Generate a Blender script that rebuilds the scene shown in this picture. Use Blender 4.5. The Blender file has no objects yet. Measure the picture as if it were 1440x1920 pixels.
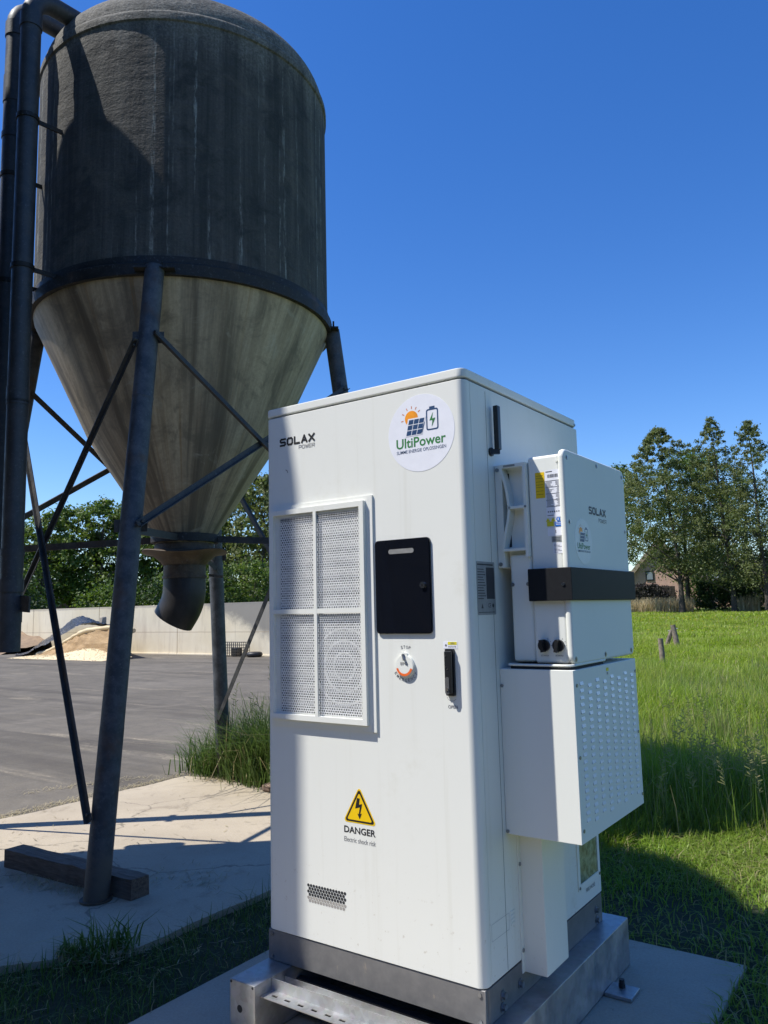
import bpy, bmesh, math, random
import numpy as np
from mathutils import Vector, Matrix

SC = bpy.context.scene
COL = SC.collection
rnd = random.Random(7)

# ------------------------------------------------------------------ camera
CAM = Vector((1.299, -2.33479, 1.51578))
CR = Vector((0.8147617, 0.57932729, -0.02330788))
CU = Vector((0.09074513, -0.08771232, 0.99200397))
CF = Vector((-0.57265058, 0.81036192, 0.12403577))
cam_data = bpy.data.cameras.new('camera')
cam = bpy.data.objects.new('camera', cam_data)
COL.objects.link(cam)
m3 = Matrix((CR, CU, -CF)).transposed()
cam.matrix_world = Matrix.Translation(CAM) @ m3.to_4x4()
cam_data.sensor_width = 36
cam_data.lens = 1466.28 / 1920 * 36
cam_data.clip_start = 0.05
cam_data.clip_end = 3000
SC.camera = cam

# ------------------------------------------------------------------ world and sun
SUN_EL = math.radians(57.3)
SUN_T = Vector((1.13, 1.0, 0)).normalized()          # horizontal travel of the light
W = bpy.data.worlds.new('World'); SC.world = W; W.use_nodes = True
nt = W.node_tree
bg = nt.nodes['Background']
sky = nt.nodes.new('ShaderNodeTexSky'); sky.sky_type = 'NISHITA'
sky.sun_disc = False
sky.sun_elevation = SUN_EL
sky.sun_rotation = math.atan2(-SUN_T.x, -SUN_T.y) % (2 * math.pi)
sky.altitude = 0; sky.air_density = 1.0; sky.dust_density = 0.2; sky.ozone_density = 4.0
hs_ = nt.nodes.new("ShaderNodeHueSaturation"); hs_.inputs["Saturation"].default_value = 1.3; hs_.inputs["Hue"].default_value = 0.512
nt.links.new(sky.outputs[0], hs_.inputs["Color"]); nt.links.new(hs_.outputs[0], bg.inputs[0])
bg.inputs[1].default_value = 0.138
sun_d = bpy.data.lights.new('sun', 'SUN'); sun = bpy.data.objects.new('sun', sun_d); COL.objects.link(sun)
sun_d.energy = 4.9; sun_d.angle = math.radians(0.53); sun_d.color = (1.0, 0.965, 0.9)
L = Vector((SUN_T.x * math.cos(SUN_EL), SUN_T.y * math.cos(SUN_EL), -math.sin(SUN_EL)))
sun.rotation_euler = L.to_track_quat('-Z', 'Y').to_euler()
SC.view_settings.view_transform = 'Standard'; SC.view_settings.look = 'None'
SC.view_settings.exposure = 0.43; SC.view_settings.gamma = 1.0
SC.view_settings.use_curve_mapping = False

# ------------------------------------------------------------------ helpers
def px_ray(x, y):
    d = CF + CR * ((x - 720) / 1466.28) - CU * ((y - 960) / 1466.28)
    return d
def at(x, y, dist):
    """point seen in the survey direction x,y at a horizontal distance"""
    d = px_ray(x, y); k = dist / math.hypot(d.x, d.y)
    return CAM + d * k

def tag(o, label=None, cat=None, group=None, kind=None):
    if label: o['label'] = label
    if cat: o['category'] = cat
    if group: o['group'] = group
    if kind: o['kind'] = kind
    return o

def thing(name, label, cat, loc=(0, 0, 0), group=None):
    o = bpy.data.objects.new(name, None); COL.objects.link(o)
    o.location = loc; o.empty_display_size = 0.2
    return tag(o, label, cat, group)

class MB:
    def __init__(s): s.v = []; s.f = []
    def add(s, vs, fs):
        n = len(s.v); s.v += [tuple(v) for v in vs]; s.f += [tuple(i + n for i in f) for f in fs]
    def box(s, x0, x1, y0, y1, z0, z1):
        s.add([(x0, y0, z0), (x1, y0, z0), (x1, y1, z0), (x0, y1, z0), (x0, y0, z1), (x1, y0, z1), (x1, y1, z1), (x0, y1, z1)],
              [(0, 3, 2, 1), (4, 5, 6, 7), (0, 1, 5, 4), (1, 2, 6, 5), (2, 3, 7, 6), (3, 0, 4, 7)]); return s
    def rbox(s, x0, x1, y0, y1, z0, z1, r=0.003, seg=2):
        bm = bmesh.new(); bmesh.ops.create_cube(bm, size=1)
        for v in bm.verts:
            v.co = Vector((x0 + (v.co.x + .5) * (x1 - x0), y0 + (v.co.y + .5) * (y1 - y0), z0 + (v.co.z + .5) * (z1 - z0)))
        bmesh.ops.bevel(bm, geom=list(bm.edges), offset=r, segments=seg, profile=.5, affect='EDGES')
        bm.verts.index_update()
        s.add([v.co[:] for v in bm.verts], [[v.index for v in f.verts] for f in bm.faces]); bm.free(); return s
    def prism(s, poly, fn, h0, h1, caps=True):
        """poly: 2D ccw points, fn(u,v,h)->3D"""
        n = len(poly)
        vs = [fn(u, v, h0) for u, v in poly] + [fn(u, v, h1) for u, v in poly]
        fs = [(i, (i + 1) % n, n + (i + 1) % n, n + i) for i in range(n)]
        if caps: fs += [tuple(range(n))[::-1], tuple(range(n, 2 * n))]
        s.add(vs, fs); return s
    def flat(s, poly, fn, h=0.0):
        s.add([fn(u, v, h) for u, v in poly], [tuple(range(len(poly)))]); return s
    def tube(s, path, rad, n=12, caps=True):
        P = [Vector(p) for p in path]; m = len(P)
        R = rad if isinstance(rad, (list, tuple)) else [rad] * m
        up = None; vs = []
        for i, p in enumerate(P):
            t = (P[min(i + 1, m - 1)] - P[max(i - 1, 0)]).normalized()
            if up is None:
                a = Vector((0, 0, 1)) if abs(t.z) < .9 else Vector((1, 0, 0))
                up = (a - t * a.dot(t)).normalized()
            else: up = (up - t * up.dot(t)).normalized()
            b = t.cross(up)
            for k in range(n):
                an = 2 * math.pi * k / n
                vs.append(p + (up * math.cos(an) + b * math.sin(an)) * R[i])
        fs = []
        for i in range(m - 1):
            for k in range(n):
                k2 = (k + 1) % n
                fs.append((i * n + k, i * n + k2, (i + 1) * n + k2, (i + 1) * n + k))
        if caps: fs += [tuple(range(n))[::-1], tuple(range((m - 1) * n, m * n))]
        s.add(vs, fs); return s
    def lathe(s, prof, c=(0, 0, 0), n=48):
        vs = []; fs = []
        for r, z in prof:
            for k in range(n):
                a = 2 * math.pi * k / n
                vs.append((c[0] + r * math.cos(a), c[1] + r * math.sin(a), c[2] + z))
        for i in range(len(prof) - 1):
            for k in range(n):
                k2 = (k + 1) % n
                fs.append((i * n + k, i * n + k2, (i + 1) * n + k2, (i + 1) * n + k))
        s.add(vs, fs); return s
    def bar(s, a, b, w, h, side=None):
        """rectangular bar from a to b"""
        a = Vector(a); b = Vector(b); t = (b - a).normalized()
        sd = Vector(side) if side else (Vector((0, 0, 1)) if abs(t.z) < .95 else Vector((1, 0, 0)))
        u = (sd - t * sd.dot(t)).normalized(); v = t.cross(u)
        vs = []
        for p in (a, b):
            for i, j in ((-1, -1), (1, -1), (1, 1), (-1, 1)):
                vs.append(p + u * (w / 2 * i) + v * (h / 2 * j))
        s.add(vs, [(0, 3, 2, 1), (4, 5, 6, 7), (0, 1, 5, 4), (1, 2, 6, 5), (2, 3, 7, 6), (3, 0, 4, 7)]); return s
    def disc(s, c, r, fn, h=0, n=24, ry=None):
        s.flat([(c[0] + r * math.cos(2 * math.pi * k / n), c[1] + (ry or r) * math.sin(2 * math.pi * k / n)) for k in range(n)], fn, h); return s
    def cyl(s, c, r, fn, h0, h1, n=16):
        s.prism([(c[0] + r * math.cos(2 * math.pi * k / n), c[1] + r * math.sin(2 * math.pi * k / n)) for k in range(n)], fn, h0, h1); return s
    def build(s, name, mat, parent=None, smooth=35, label=None, kind=None):
        me = bpy.data.meshes.new(name)
        off = parent_loc(parent)
        me.from_pydata([(v[0] - off[0], v[1] - off[1], v[2] - off[2]) for v in s.v], [], s.f)
        me.materials.append(mat)
        if smooth:
            bm = bmesh.new(); bm.from_mesh(me); bmesh.ops.recalc_face_normals(bm, faces=bm.faces) if smooth != -1 else None
            bm.to_mesh(me); bm.free()
            me.polygons.foreach_set('use_smooth', [True] * len(me.polygons))
            me.set_sharp_from_angle(angle=math.radians(abs(smooth)))
        o = bpy.data.objects.new(name, me); COL.objects.link(o)
        if parent: o.parent = parent
        if smooth > 0:
            wn = o.modifiers.new('weighted_normals', 'WEIGHTED_NORMAL'); wn.mode = 'FACE_AREA'; wn.keep_sharp = True; wn.weight = 80
        return tag(o, label, None, None, kind)

def parent_loc(p):
    v = Vector((0, 0, 0))
    while p is not None:
        v = v + Vector(p.location); p = p.parent
    return v

def rrect(x0, x1, y0, y1, r, n=5):
    pts = []
    for cx, cy, a0 in ((x1 - r, y0 + r, -90), (x1 - r, y1 - r, 0), (x0 + r, y1 - r, 90), (x0 + r, y0 + r, 180)):
        for k in range(n + 1):
            a = math.radians(a0 + 90 * k / n); pts.append((cx + r * math.cos(a), cy + r * math.sin(a)))
    return pts

def P_front(y=0.0):     # u = x, v = z, h = out of the door
    return lambda u, v, h=0.0: (u, y - h, v)
def P_side(x=0.0):      # u = y, v = z, h = out of the side
    return lambda u, v, h=0.0: (x + h, u, v)
def P_top(z=0.0):
    return lambda u, v, h=0.0: (u, v, z + h)

def text_mb(body, x0, x1, y0, y1, fn, h=0.0006, bold=0.0, mb=None, fit_w=True):
    cu = bpy.data.curves.new('t', 'FONT'); cu.body = body; cu.size = 1; cu.offset = bold; cu.resolution_u = 3
    ob = bpy.data.objects.new('t', cu); COL.objects.link(ob)
    bpy.context.view_layer.update()
    me = bpy.data.meshes.new_from_object(ob.evaluated_get(bpy.context.evaluated_depsgraph_get()))
    vs = [v.co.copy() for v in me.vertices]; fs = [tuple(p.vertices) for p in me.polygons]
    bpy.data.objects.remove(ob); bpy.data.curves.remove(cu); bpy.data.meshes.remove(me)
    ax = min(v.x for v in vs); bx = max(v.x for v in vs); ay = min(v.y for v in vs); by = max(v.y for v in vs)
    mb = mb or MB()
    mb.add([fn(x0 + (v.x - ax) / (bx - ax) * (x1 - x0), y0 + (v.y - ay) / (by - ay) * (y1 - y0), h) for v in vs], fs)
    return mb

def strokes(lines, w, fn, h, mb):
    k = 0
    for ln in lines:
        for a, b in zip(ln[:-1], ln[1:]):
            dx, dy = b[0] - a[0], b[1] - a[1]; l = math.hypot(dx, dy)
            tx, ty = dx / l * w / 2, dy / l * w / 2; nx, ny = -ty, tx
            mb.flat([(a[0] - tx - nx, a[1] - ty - ny), (b[0] + tx - nx, b[1] + ty - ny), (b[0] + tx + nx, b[1] + ty + ny), (a[0] - tx + nx, a[1] - ty + ny)], fn, h + k * 0.00003)
            k += 1
    return mb

GLYPH = {'S': [[(1, 1), (.18, 1), (0, .86), (0, .68), (.16, .54), (.84, .48), (1, .34), (1, .14), (.82, 0), (0, 0)]], 'O': [[(.2, 0), (.8, 0), (1, .2), (1, .8), (.8, 1), (.2, 1), (0, .8), (0, .2), (.2, 0)]],
         'L': [[(0, 1), (0, 0), (.95, 0)]], 'A': [[(0, 0), (.5, 1), (1, 0)], [(.32, .3), (.68, .3)]], 'X': [[(0, 1), (1, 0)], [(0, 0), (1, 1)]],
         'P': [[(0, 0), (0, 1), (1, 1), (1, .45), (0, .45)]], 'W': [[(0, 1), (.25, 0), (.5, .8), (.75, 0), (1, 1)]],
         'E': [[(1, 1), (0, 1), (0, 0), (1, 0)], [(0, .5), (.85, .5)]], 'R': [[(0, 0), (0, 1), (1, 1), (1, .45), (0, .45)], [(.45, .45), (1, 0)]]}
def stroke_word(word, x0, x1, y0, y1, w, fn, h, mb):
    n = len(word); cw = (x1 - x0) / (n + (n - 1) * .16); ls = []
    for i, ch in enumerate(word):
        ox = x0 + i * cw * 1.16
        for ln in GLYPH[ch]:
            ls.append([(ox + w / 2 + u * (cw - w), y0 + w / 2 + v * (y1 - y0 - w)) for u, v in ln])
    return strokes(ls, w, fn, h, mb)

# ------------------------------------------------------------------ materials
class NT:
    def __init__(s, name):
        s.m = bpy.data.materials.new(name); s.m.use_nodes = True; s.t = s.m.node_tree
        s.b = s.t.nodes['Principled BSDF']; s.out = s.t.nodes['Material Output']
    def n(s, typ, **kw):
        nd = s.t.nodes.new('ShaderNode' + typ)
        for k, v in kw.items(): setattr(nd, k, v)
        return nd
    def l(s, a, b): s.t.links.new(a, b)
    def inp(s, sock, v):
        if hasattr(v, 'is_output') or isinstance(v, bpy.types.NodeSocket): s.l(v, sock)
        else: sock.default_value = (*v, 1) if isinstance(v, tuple) and len(v) == 3 and sock.type == 'RGBA' else v
    def pos(s, obj=False):
        return s.n('TexCoord').outputs['Object'] if obj else s.n('NewGeometry').outputs['Position']
    def mapping(s, vec, scale=(1, 1, 1), rot=(0, 0, 0)):
        mp = s.n('Mapping'); mp.inputs['Scale'].default_value = scale; mp.inputs['Rotation'].default_value = rot
        s.l(vec, mp.inputs[0]); return mp.outputs[0]
    def noise(s, vec, scale, detail=6, rough=.6, dist=0.0):
        nd = s.n('TexNoise'); s.l(vec, nd.inputs['Vector']); nd.inputs['Scale'].default_value = scale
        nd.inputs['Detail'].default_value = detail; nd.inputs['Roughness'].default_value = rough; nd.inputs['Distortion'].default_value = dist
        return nd.outputs[0]
    def ramp(s, f, a, b, c0=0.0, c1=1.0):
        r = s.n('MapRange'); r.clamp = True; r.interpolation_type = 'SMOOTHSTEP'
        s.l(f, r.inputs[0]); r.inputs[1].default_value = a; r.inputs[2].default_value = b; r.inputs[3].default_value = c0; r.inputs[4].default_value = c1
        return r.outputs[0]
    def mix(s, f, a, b, mode='MIX'):
        m = s.n('Mix', data_type='RGBA', blend_type=mode)
        s.inp(m.inputs[0], f); s.inp(m.inputs[6], a); s.inp(m.inputs[7], b); return m.outputs[2]
    def math(s, op, a, b=0.0):
        m = s.n('Math', operation=op); s.inp(m.inputs[0], a); s.inp(m.inputs[1], b); return m.outputs[0]
    def bump(s, f, strength=.3, dist=.01, prev=None):
        b = s.n('Bump'); b.inputs['Strength'].default_value = strength; b.inputs['Distance'].default_value = dist
        s.l(f, b.inputs['Height'])
        if prev: s.l(prev, b.inputs['Normal'])
        return b.outputs[0]
    def set(s, col=None, rough=None, metal=None, normal=None, **kw):
        if col is not None: s.inp(s.b.inputs['Base Color'], col)
        if rough is not None: s.inp(s.b.inputs['Roughness'], rough)
        if metal is not None: s.inp(s.b.inputs['Metallic'], metal)
        if normal is not None: s.l(normal, s.b.inputs['Normal'])
        for k, v in kw.items(): s.inp(s.b.inputs[k], v)
        return s.m

def simple(name, col, rough=.5, metal=0.0, var=.12, scale=30, bump=0.0, **kw):
    N = NT(name); p = N.pos(True)
    n = N.noise(p, scale, 4)
    c = N.mix(N.ramp(n, .3, .7), tuple(x * (1 - var) for x in col), tuple(min(1, x * (1 + var)) for x in col))
    return N.set(c, rough, metal, N.bump(n, bump, .002) if bump else None, **kw)

def paint_mat(name, col, rough=.55, dirt=.42):
    N = NT(name); p = N.pos()
    big = N.noise(p, 2.2, 5, .6); sm = N.noise(p, 14, 5, .65)
    f = N.math('MULTIPLY', N.ramp(big, .5, .78), N.ramp(sm, .45, .7))
    c = N.mix(N.math('MULTIPLY', f, dirt), col, (col[0] * .72, col[1] * .68, col[2] * .58))
    spk = N.noise(p, 95, 3); sp = N.ramp(spk, .73, .76)
    c = N.mix(N.math('MULTIPLY', sp, N.math('MULTIPLY', N.ramp(sm, .5, .65), .35)), c, (.25, .22, .18))
    st = N.noise(N.mapping(p, (22, 22, .9)), 1, 4); c = N.mix(N.math('MULTIPLY', N.ramp(st, .54, .75), dirt * .6), c, (col[0] * .8, col[1] * .78, col[2] * .72))
    sz_ = N.n('SeparateXYZ'); N.l(p, sz_.inputs[0]); md = N.noise(p, 38, 5, .7); mk = N.math('MULTIPLY', N.ramp(md, .6, .7), N.ramp(sz_.outputs[2], .75, .3)); c = N.mix(N.math('MULTIPLY', mk, dirt * 1.3), c, (.42, .36, .27))
    peel = N.noise(p, 420, 2)
    nb = N.bump(peel, .12, .0006); nb = N.bump(N.noise(p, 2.5, 2), .05, .01, nb)
    return N.set(c, N.ramp(big, .3, .7, rough - .05, rough + .1), 0.0, nb, **{'Specular IOR Level': .3})

M = {}
M['white'] = paint_mat('cabinet white paint', (.765, .77, .715))
M['white2'] = paint_mat('inverter white paint', (.775, .785, .725), .58, .14)
def plinth_mat():
    N = NT('plinth grey paint'); p = N.pos()
    sm = N.noise(p, 16, 6, .7); st = N.noise(N.mapping(p, (26, 26, 7)), 1, 5, .6)
    c = N.mix(N.ramp(sm, .3, .75), (.15, .148, .148), (.2, .196, .19))
    c = N.mix(N.math('MULTIPLY', N.ramp(st, .62, .72), N.ramp(sm, .45, .6)), c, (.33, .28, .22))
    return N.set(c, .5, .1, N.bump(sm, .08, .003))
M['plinth'] = plinth_mat()
def galv_mat():
    N = NT('galvanised steel'); p = N.pos()
    v = N.n('TexVoronoi'); N.l(p, v.inputs['Vector']); v.inputs['Scale'].default_value = 55
    n = N.noise(p, 9, 5); n2 = N.noise(p, 40, 4)
    c = N.mix(N.ramp(n, .3, .75), (.3, .33, .36), (.42, .45, .48))
    c = N.mix(.1, c, v.outputs['Color'])
    c = N.mix(N.math('MULTIPLY', N.math('MULTIPLY', N.ramp(n2, .62, .74), N.ramp(n, .55, .7)), .5), c, (.3, .25, .2))
    h = N.n('HueSaturation'); h.inputs['Saturation'].default_value = .25; N.l(c, h.inputs['Color'])
    return N.set(h.outputs[0], N.ramp(n, .3, .7, .34, .55), .75, N.bump(n, .12, .004))
M['galv'] = galv_mat()
M['black_gloss'] = simple('glossy black panel', (.006, .007, .011), .06, 0, .05, 6, **{'Coat Weight': .6, 'Coat Roughness': .03})
M['black'] = simple('black plastic', (.012, .013, .015), .35, 0, .1)
M['band'] = simple('dark band plastic', (.011, .012, .014), .6, 0, .1, 60, .03, **{'Specular IOR Level': .2})
M['dark'] = simple('dark cavity', (.02, .022, .025), .8)  # near-black standing in for shade in holes and gaps; also a roof
M['seam'] = simple('seam rubber', (.05, .05, .055), .8)
M['wire'] = simple('white mesh wire', (.76, .77, .76), .5)
M['perf'] = simple('perforated filter sheet', (.8, .8, .79), .5, 0, .06, 60)
M['chrome'] = simple('lock steel', (.6, .6, .6), .2, 1.0)
M['screw'] = simple('screw steel', (.3, .31, .32), .35, .9)
M['ink'] = simple('black ink', (.012, .012, .014), .5)
M['ink_grey'] = simple('grey ink', (.16, .16, .17), .5)
M['ink_green'] = simple('green ink', (.03, .2, .05), .45)
M['ink_navy'] = simple('navy ink', (.012, .055, .15), .45)
M['ink_orange'] = simple('orange ink', (.85, .3, .01), .45)
M['ink_rust'] = simple('rust ink', (.6, .2, .08), .45)
M['ink_blue'] = simple('blue ink', (.01, .15, .6), .45)
M['sticker'] = simple('white vinyl', (.82, .83, .88), .3, 0, .02)
M['yellow'] = simple('yellow print', (.85, .55, .005), .4, 0, .04)
M['yellow2'] = simple('label yellow', (.7, .62, .03), .4, 0, .06)
M['orange_ring'] = simple('orange ring', (.85, .16, .03), .45)
M['label_silver'] = simple('silver label', (.36, .38, .38), .35, .3)
M['label_text'] = simple('label print', (.045, .05, .06), .5)
M['slot_grey'] = simple('slot reflector', (.25, .25, .24), .4)
M['louvre'] = simple('louvre paint with sky tint', (.7, .74, .82), .22, 0, .03)  # bluer than the body paint: sky reflection put into the colour
def window_mat():
    N = NT('hose window glass')
    n = N.noise(N.pos(), 26, 5, .7)
    return N.set(N.mix(N.ramp(n, .35, .65), (.1, .13, .09), (.3, .36, .26)), .08, 0, N.bump(n, .05, .003))
M['window'] = window_mat()

def concrete(name, a, b, dark, rough=.85, crack=True, straw=False, sc=1.0):
    N = NT(name); p = N.pos()
    big = N.noise(p, .9 * sc, 6, .65, .4); mid = N.noise(p, 6 * sc, 6, .7); fine = N.noise(p, 90, 5, .7)
    c = N.mix(N.ramp(big, .32, .7), a, b)
    c = N.mix(N.math('MULTIPLY', N.ramp(mid, .55, .75), .55), c, dark)
    c = N.mix(N.ramp(fine, .25, .8, 0, .5), c, (a[0] * .7, a[1] * .68, a[2] * .64))
    v = N.n('TexVoronoi'); N.l(p, v.inputs['Vector']); v.inputs['Scale'].default_value = 38
    c = N.mix(N.math('MULTIPLY', N.ramp(v.outputs['Distance'], .12, .05), N.ramp(mid, .5, .62)), c, (dark[0] * .4, dark[1] * .38, dark[2] * .36))
    if crack:
        vc = N.n('TexVoronoi', feature='DISTANCE_TO_EDGE'); vm = N.n('VectorMath', operation='ADD'); N.l(p, vm.inputs[0]); wv = N.n('TexNoise'); wv.inputs['Scale'].default_value = 2.5; wv.inputs['Detail'].default_value = 6; N.l(p, wv.inputs['Vector']); vs_ = N.n('VectorMath', operation='SCALE'); vs_.inputs['Scale'].default_value = .5; N.l(wv.outputs['Color'], vs_.inputs[0]); N.l(vs_.outputs[0], vm.inputs[1]); N.l(vm.outputs[0], vc.inputs['Vector']); vc.inputs['Scale'].default_value = .55
        c = N.mix(N.math('MULTIPLY', N.ramp(vc.outputs['Distance'], .006, .001), .6), c, (.1, .085, .065))
        dk = N.noise(p, 2.3, 7, .75, .8); c = N.mix(N.math('MULTIPLY', N.ramp(dk, .54, .7), .5), c, (dark[0] * .6, dark[1] * .58, dark[2] * .54))
    if straw:
        s = N.noise(N.mapping(p, (14, 60, 14), (0, 0, .5)), 1, 3); c = N.mix(N.math('MULTIPLY', N.ramp(s, .68, .74), N.ramp(mid, .5, .6)), c, (.42, .33, .17))
    nb = N.bump(fine, .35, .003); nb = N.bump(mid, .25, .012, nb)
    return N.set(c, rough, 0, nb)
M['slab'] = concrete('weathered slab concrete', (.38, .32, .235), (.47, .4, .295), (.26, .21, .15), straw=True)
M['pad'] = concrete('new pad concrete', (.38, .33, .26), (.46, .405, .32), (.27, .23, .18), .9, False)
def wall_mat():
    N = NT('retaining wall concrete'); p = N.pos()
    st = N.noise(N.mapping(p, (2.2, 2.2, .35)), 1, 6, .65); big = N.noise(p, .6, 5, .6); mid = N.noise(p, 5, 5, .7)
    c = N.mix(N.ramp(big, .3, .7), (.66, .57, .4), (.74, .66, .5))
    c = N.mix(N.math('MULTIPLY', N.ramp(st, .5, .75), .5), c, (.45, .37, .27))
    sx = N.n('SeparateXYZ'); N.l(p, sx.inputs[0])
    # grey tone that deepens towards the right and the top
    d = N.math('ADD', N.math('MULTIPLY', N.math('SUBTRACT', sx.outputs[0], -21.6), .36), N.math('MULTIPLY', N.math('SUBTRACT', sx.outputs[2], 1.75), 1.0))
    d = N.math('ADD', d, N.math('MULTIPLY', N.math('SUBTRACT', mid, .5), .7))
    c = N.mix(N.math('MULTIPLY', N.ramp(d, -.1, .5), .82), c, (.15, .145, .135))
    seam = N.math('ABSOLUTE', N.math('SUBTRACT', N.math('ADD', sx.outputs[2], N.math('MULTIPLY', mid, .03)), .86)); c = N.mix(N.ramp(seam, .03, .008, 0, .45), c, (.34, .25, .16)); rn = N.noise(N.mapping(p, (7, 7, .5)), 1, 5, .7); c = N.mix(N.math('MULTIPLY', N.ramp(rn, .58, .72), .4), c, (.33, .27, .19))
    top = N.ramp(N.math('ADD', sx.outputs[2], N.math('MULTIPLY', mid, .12)), 1.84, 1.93)
    c = N.mix(N.math('MULTIPLY', top, .5), c, (.2, .19, .17))
    return N.set(c, .85, 0, N.bump(mid, .2, .02))
M['wall'] = wall_mat()
def asphalt_mat():
    N = NT('yard asphalt'); p = N.pos()
    big = N.noise(p, .35, 6, .65, .5); mid = N.noise(p, 3, 5, .7); fine = N.noise(p, 130, 3, .8)
    c = N.mix(N.ramp(big, .3, .72), (.122, .108, .086), (.168, .149, .12))
    c = N.mix(N.ramp(mid, .35, .75, 0, .45), c, (.075, .07, .068))
    v = N.n('TexVoronoi'); N.l(p, v.inputs['Vector']); v.inputs['Scale'].default_value = 70
    c = N.mix(N.ramp(v.outputs['Distance'], .1, .35, .55, 0), c, (.24, .22, .2))
    st = N.noise(N.mapping(p, (.35, 2.4, 1), (0, 0, .45)), 1, 6, .65, .4); s2 = N.noise(p, 22, 4, .7)
    tr = N.noise(N.mapping(p, (.12, 1.1, 1), (0, 0, .2)), 1, 5, .6); c = N.mix(N.math('MULTIPLY', N.ramp(tr, .48, .66), .6), c, (.072, .064, .055)); gr = N.noise(p, 45, 4, .8); c = N.mix(N.ramp(gr, .55, .8, 0, .55), c, (.27, .245, .205)); c = N.mix(N.ramp(gr, .45, .2, 0, .55), c, (.045, .042, .038))
    pa_ = N.noise(p, .9, 6, .7, .8); c = N.mix(N.math('MULTIPLY', N.ramp(pa_, .52, .7), .35), c, (.22, .195, .16))
    c = N.mix(N.math('MULTIPLY', N.ramp(st, .55, .72), N.ramp(s2, .4, .62, .15, .9)), c, (.34, .29, .21))
    nb = N.bump(fine, .4, .004); nb = N.bump(mid, .15, .02, nb)
    return N.set(c, .95, 0, nb, **{'Specular IOR Level': .12})
M['asphalt'] = asphalt_mat()
def earth_mat(name, a, b, c_, sc=1.0):
    N = NT(name); p = N.pos()
    n = N.noise(p, 3 * sc, 6, .7); f = N.noise(p, 40 * sc, 5, .75)
    c = N.mix(N.ramp(n, .3, .7), a, b); c = N.mix(N.ramp(f, .5, .75), c, c_)
    return N.set(c, .95, 0, N.bump(f, .6, .02))
M['soil'] = earth_mat('grass soil', (.018, .026, .009), (.03, .042, .012), (.06, .05, .03))
M['dirt'] = earth_mat('brown earth', (.2, .14, .09), (.3, .21, .13), (.12, .085, .05))
def silage_mat():
    N = NT('cut silage face'); p = N.pos()
    n = N.noise(N.mapping(p, (1, 1, 5)), 1.4, 6, .7); f = N.noise(p, 35, 5, .75)
    c = N.mix(N.ramp(n, .3, .7), (.34, .22, .11), (.5, .34, .18)); c = N.mix(N.ramp(f, .5, .75, 0, .6), c, (.6, .46, .27))
    return N.set(c, .95, 0, N.bump(f, .8, .05))
M['silage'] = silage_mat()
M['crumb'] = earth_mat('loose pale feed', (.62, .5, .3), (.7, .57, .37), (.48, .36, .2))
def tarp_mat():
    N = NT('black silage plastic'); p = N.pos()
    n = N.noise(p, 2.2, 5, .7, 1.2); n2 = N.noise(p, 9, 4, .65, .5)
    nb = N.bump(n, .9, .18); nb = N.bump(n2, .6, .05, nb)
    return N.set((.012, .013, .016), .28, 0, nb)
M['tarp'] = tarp_mat()
def wood_mat():
    N = NT('old sleeper wood'); p = N.pos()
    g = N.noise(N.mapping(p, (6, 60, 70), (0, 0, -.12)), 1, 5, .7); n = N.noise(p, 5, 4)
    c = N.mix(N.ramp(g, .3, .7), (.075, .047, .032), (.19, .13, .09)); c = N.mix(N.ramp(n, .5, .75, 0, .5), c, (.2, .165, .135))
    return N.set(c, .85, 0, N.bump(g, .6, .01))
M['wood'] = wood_mat()
M['post'] = simple('grey weathered wood', (.2, .16, .12), .9, 0, .4, 12, .4)

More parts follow.
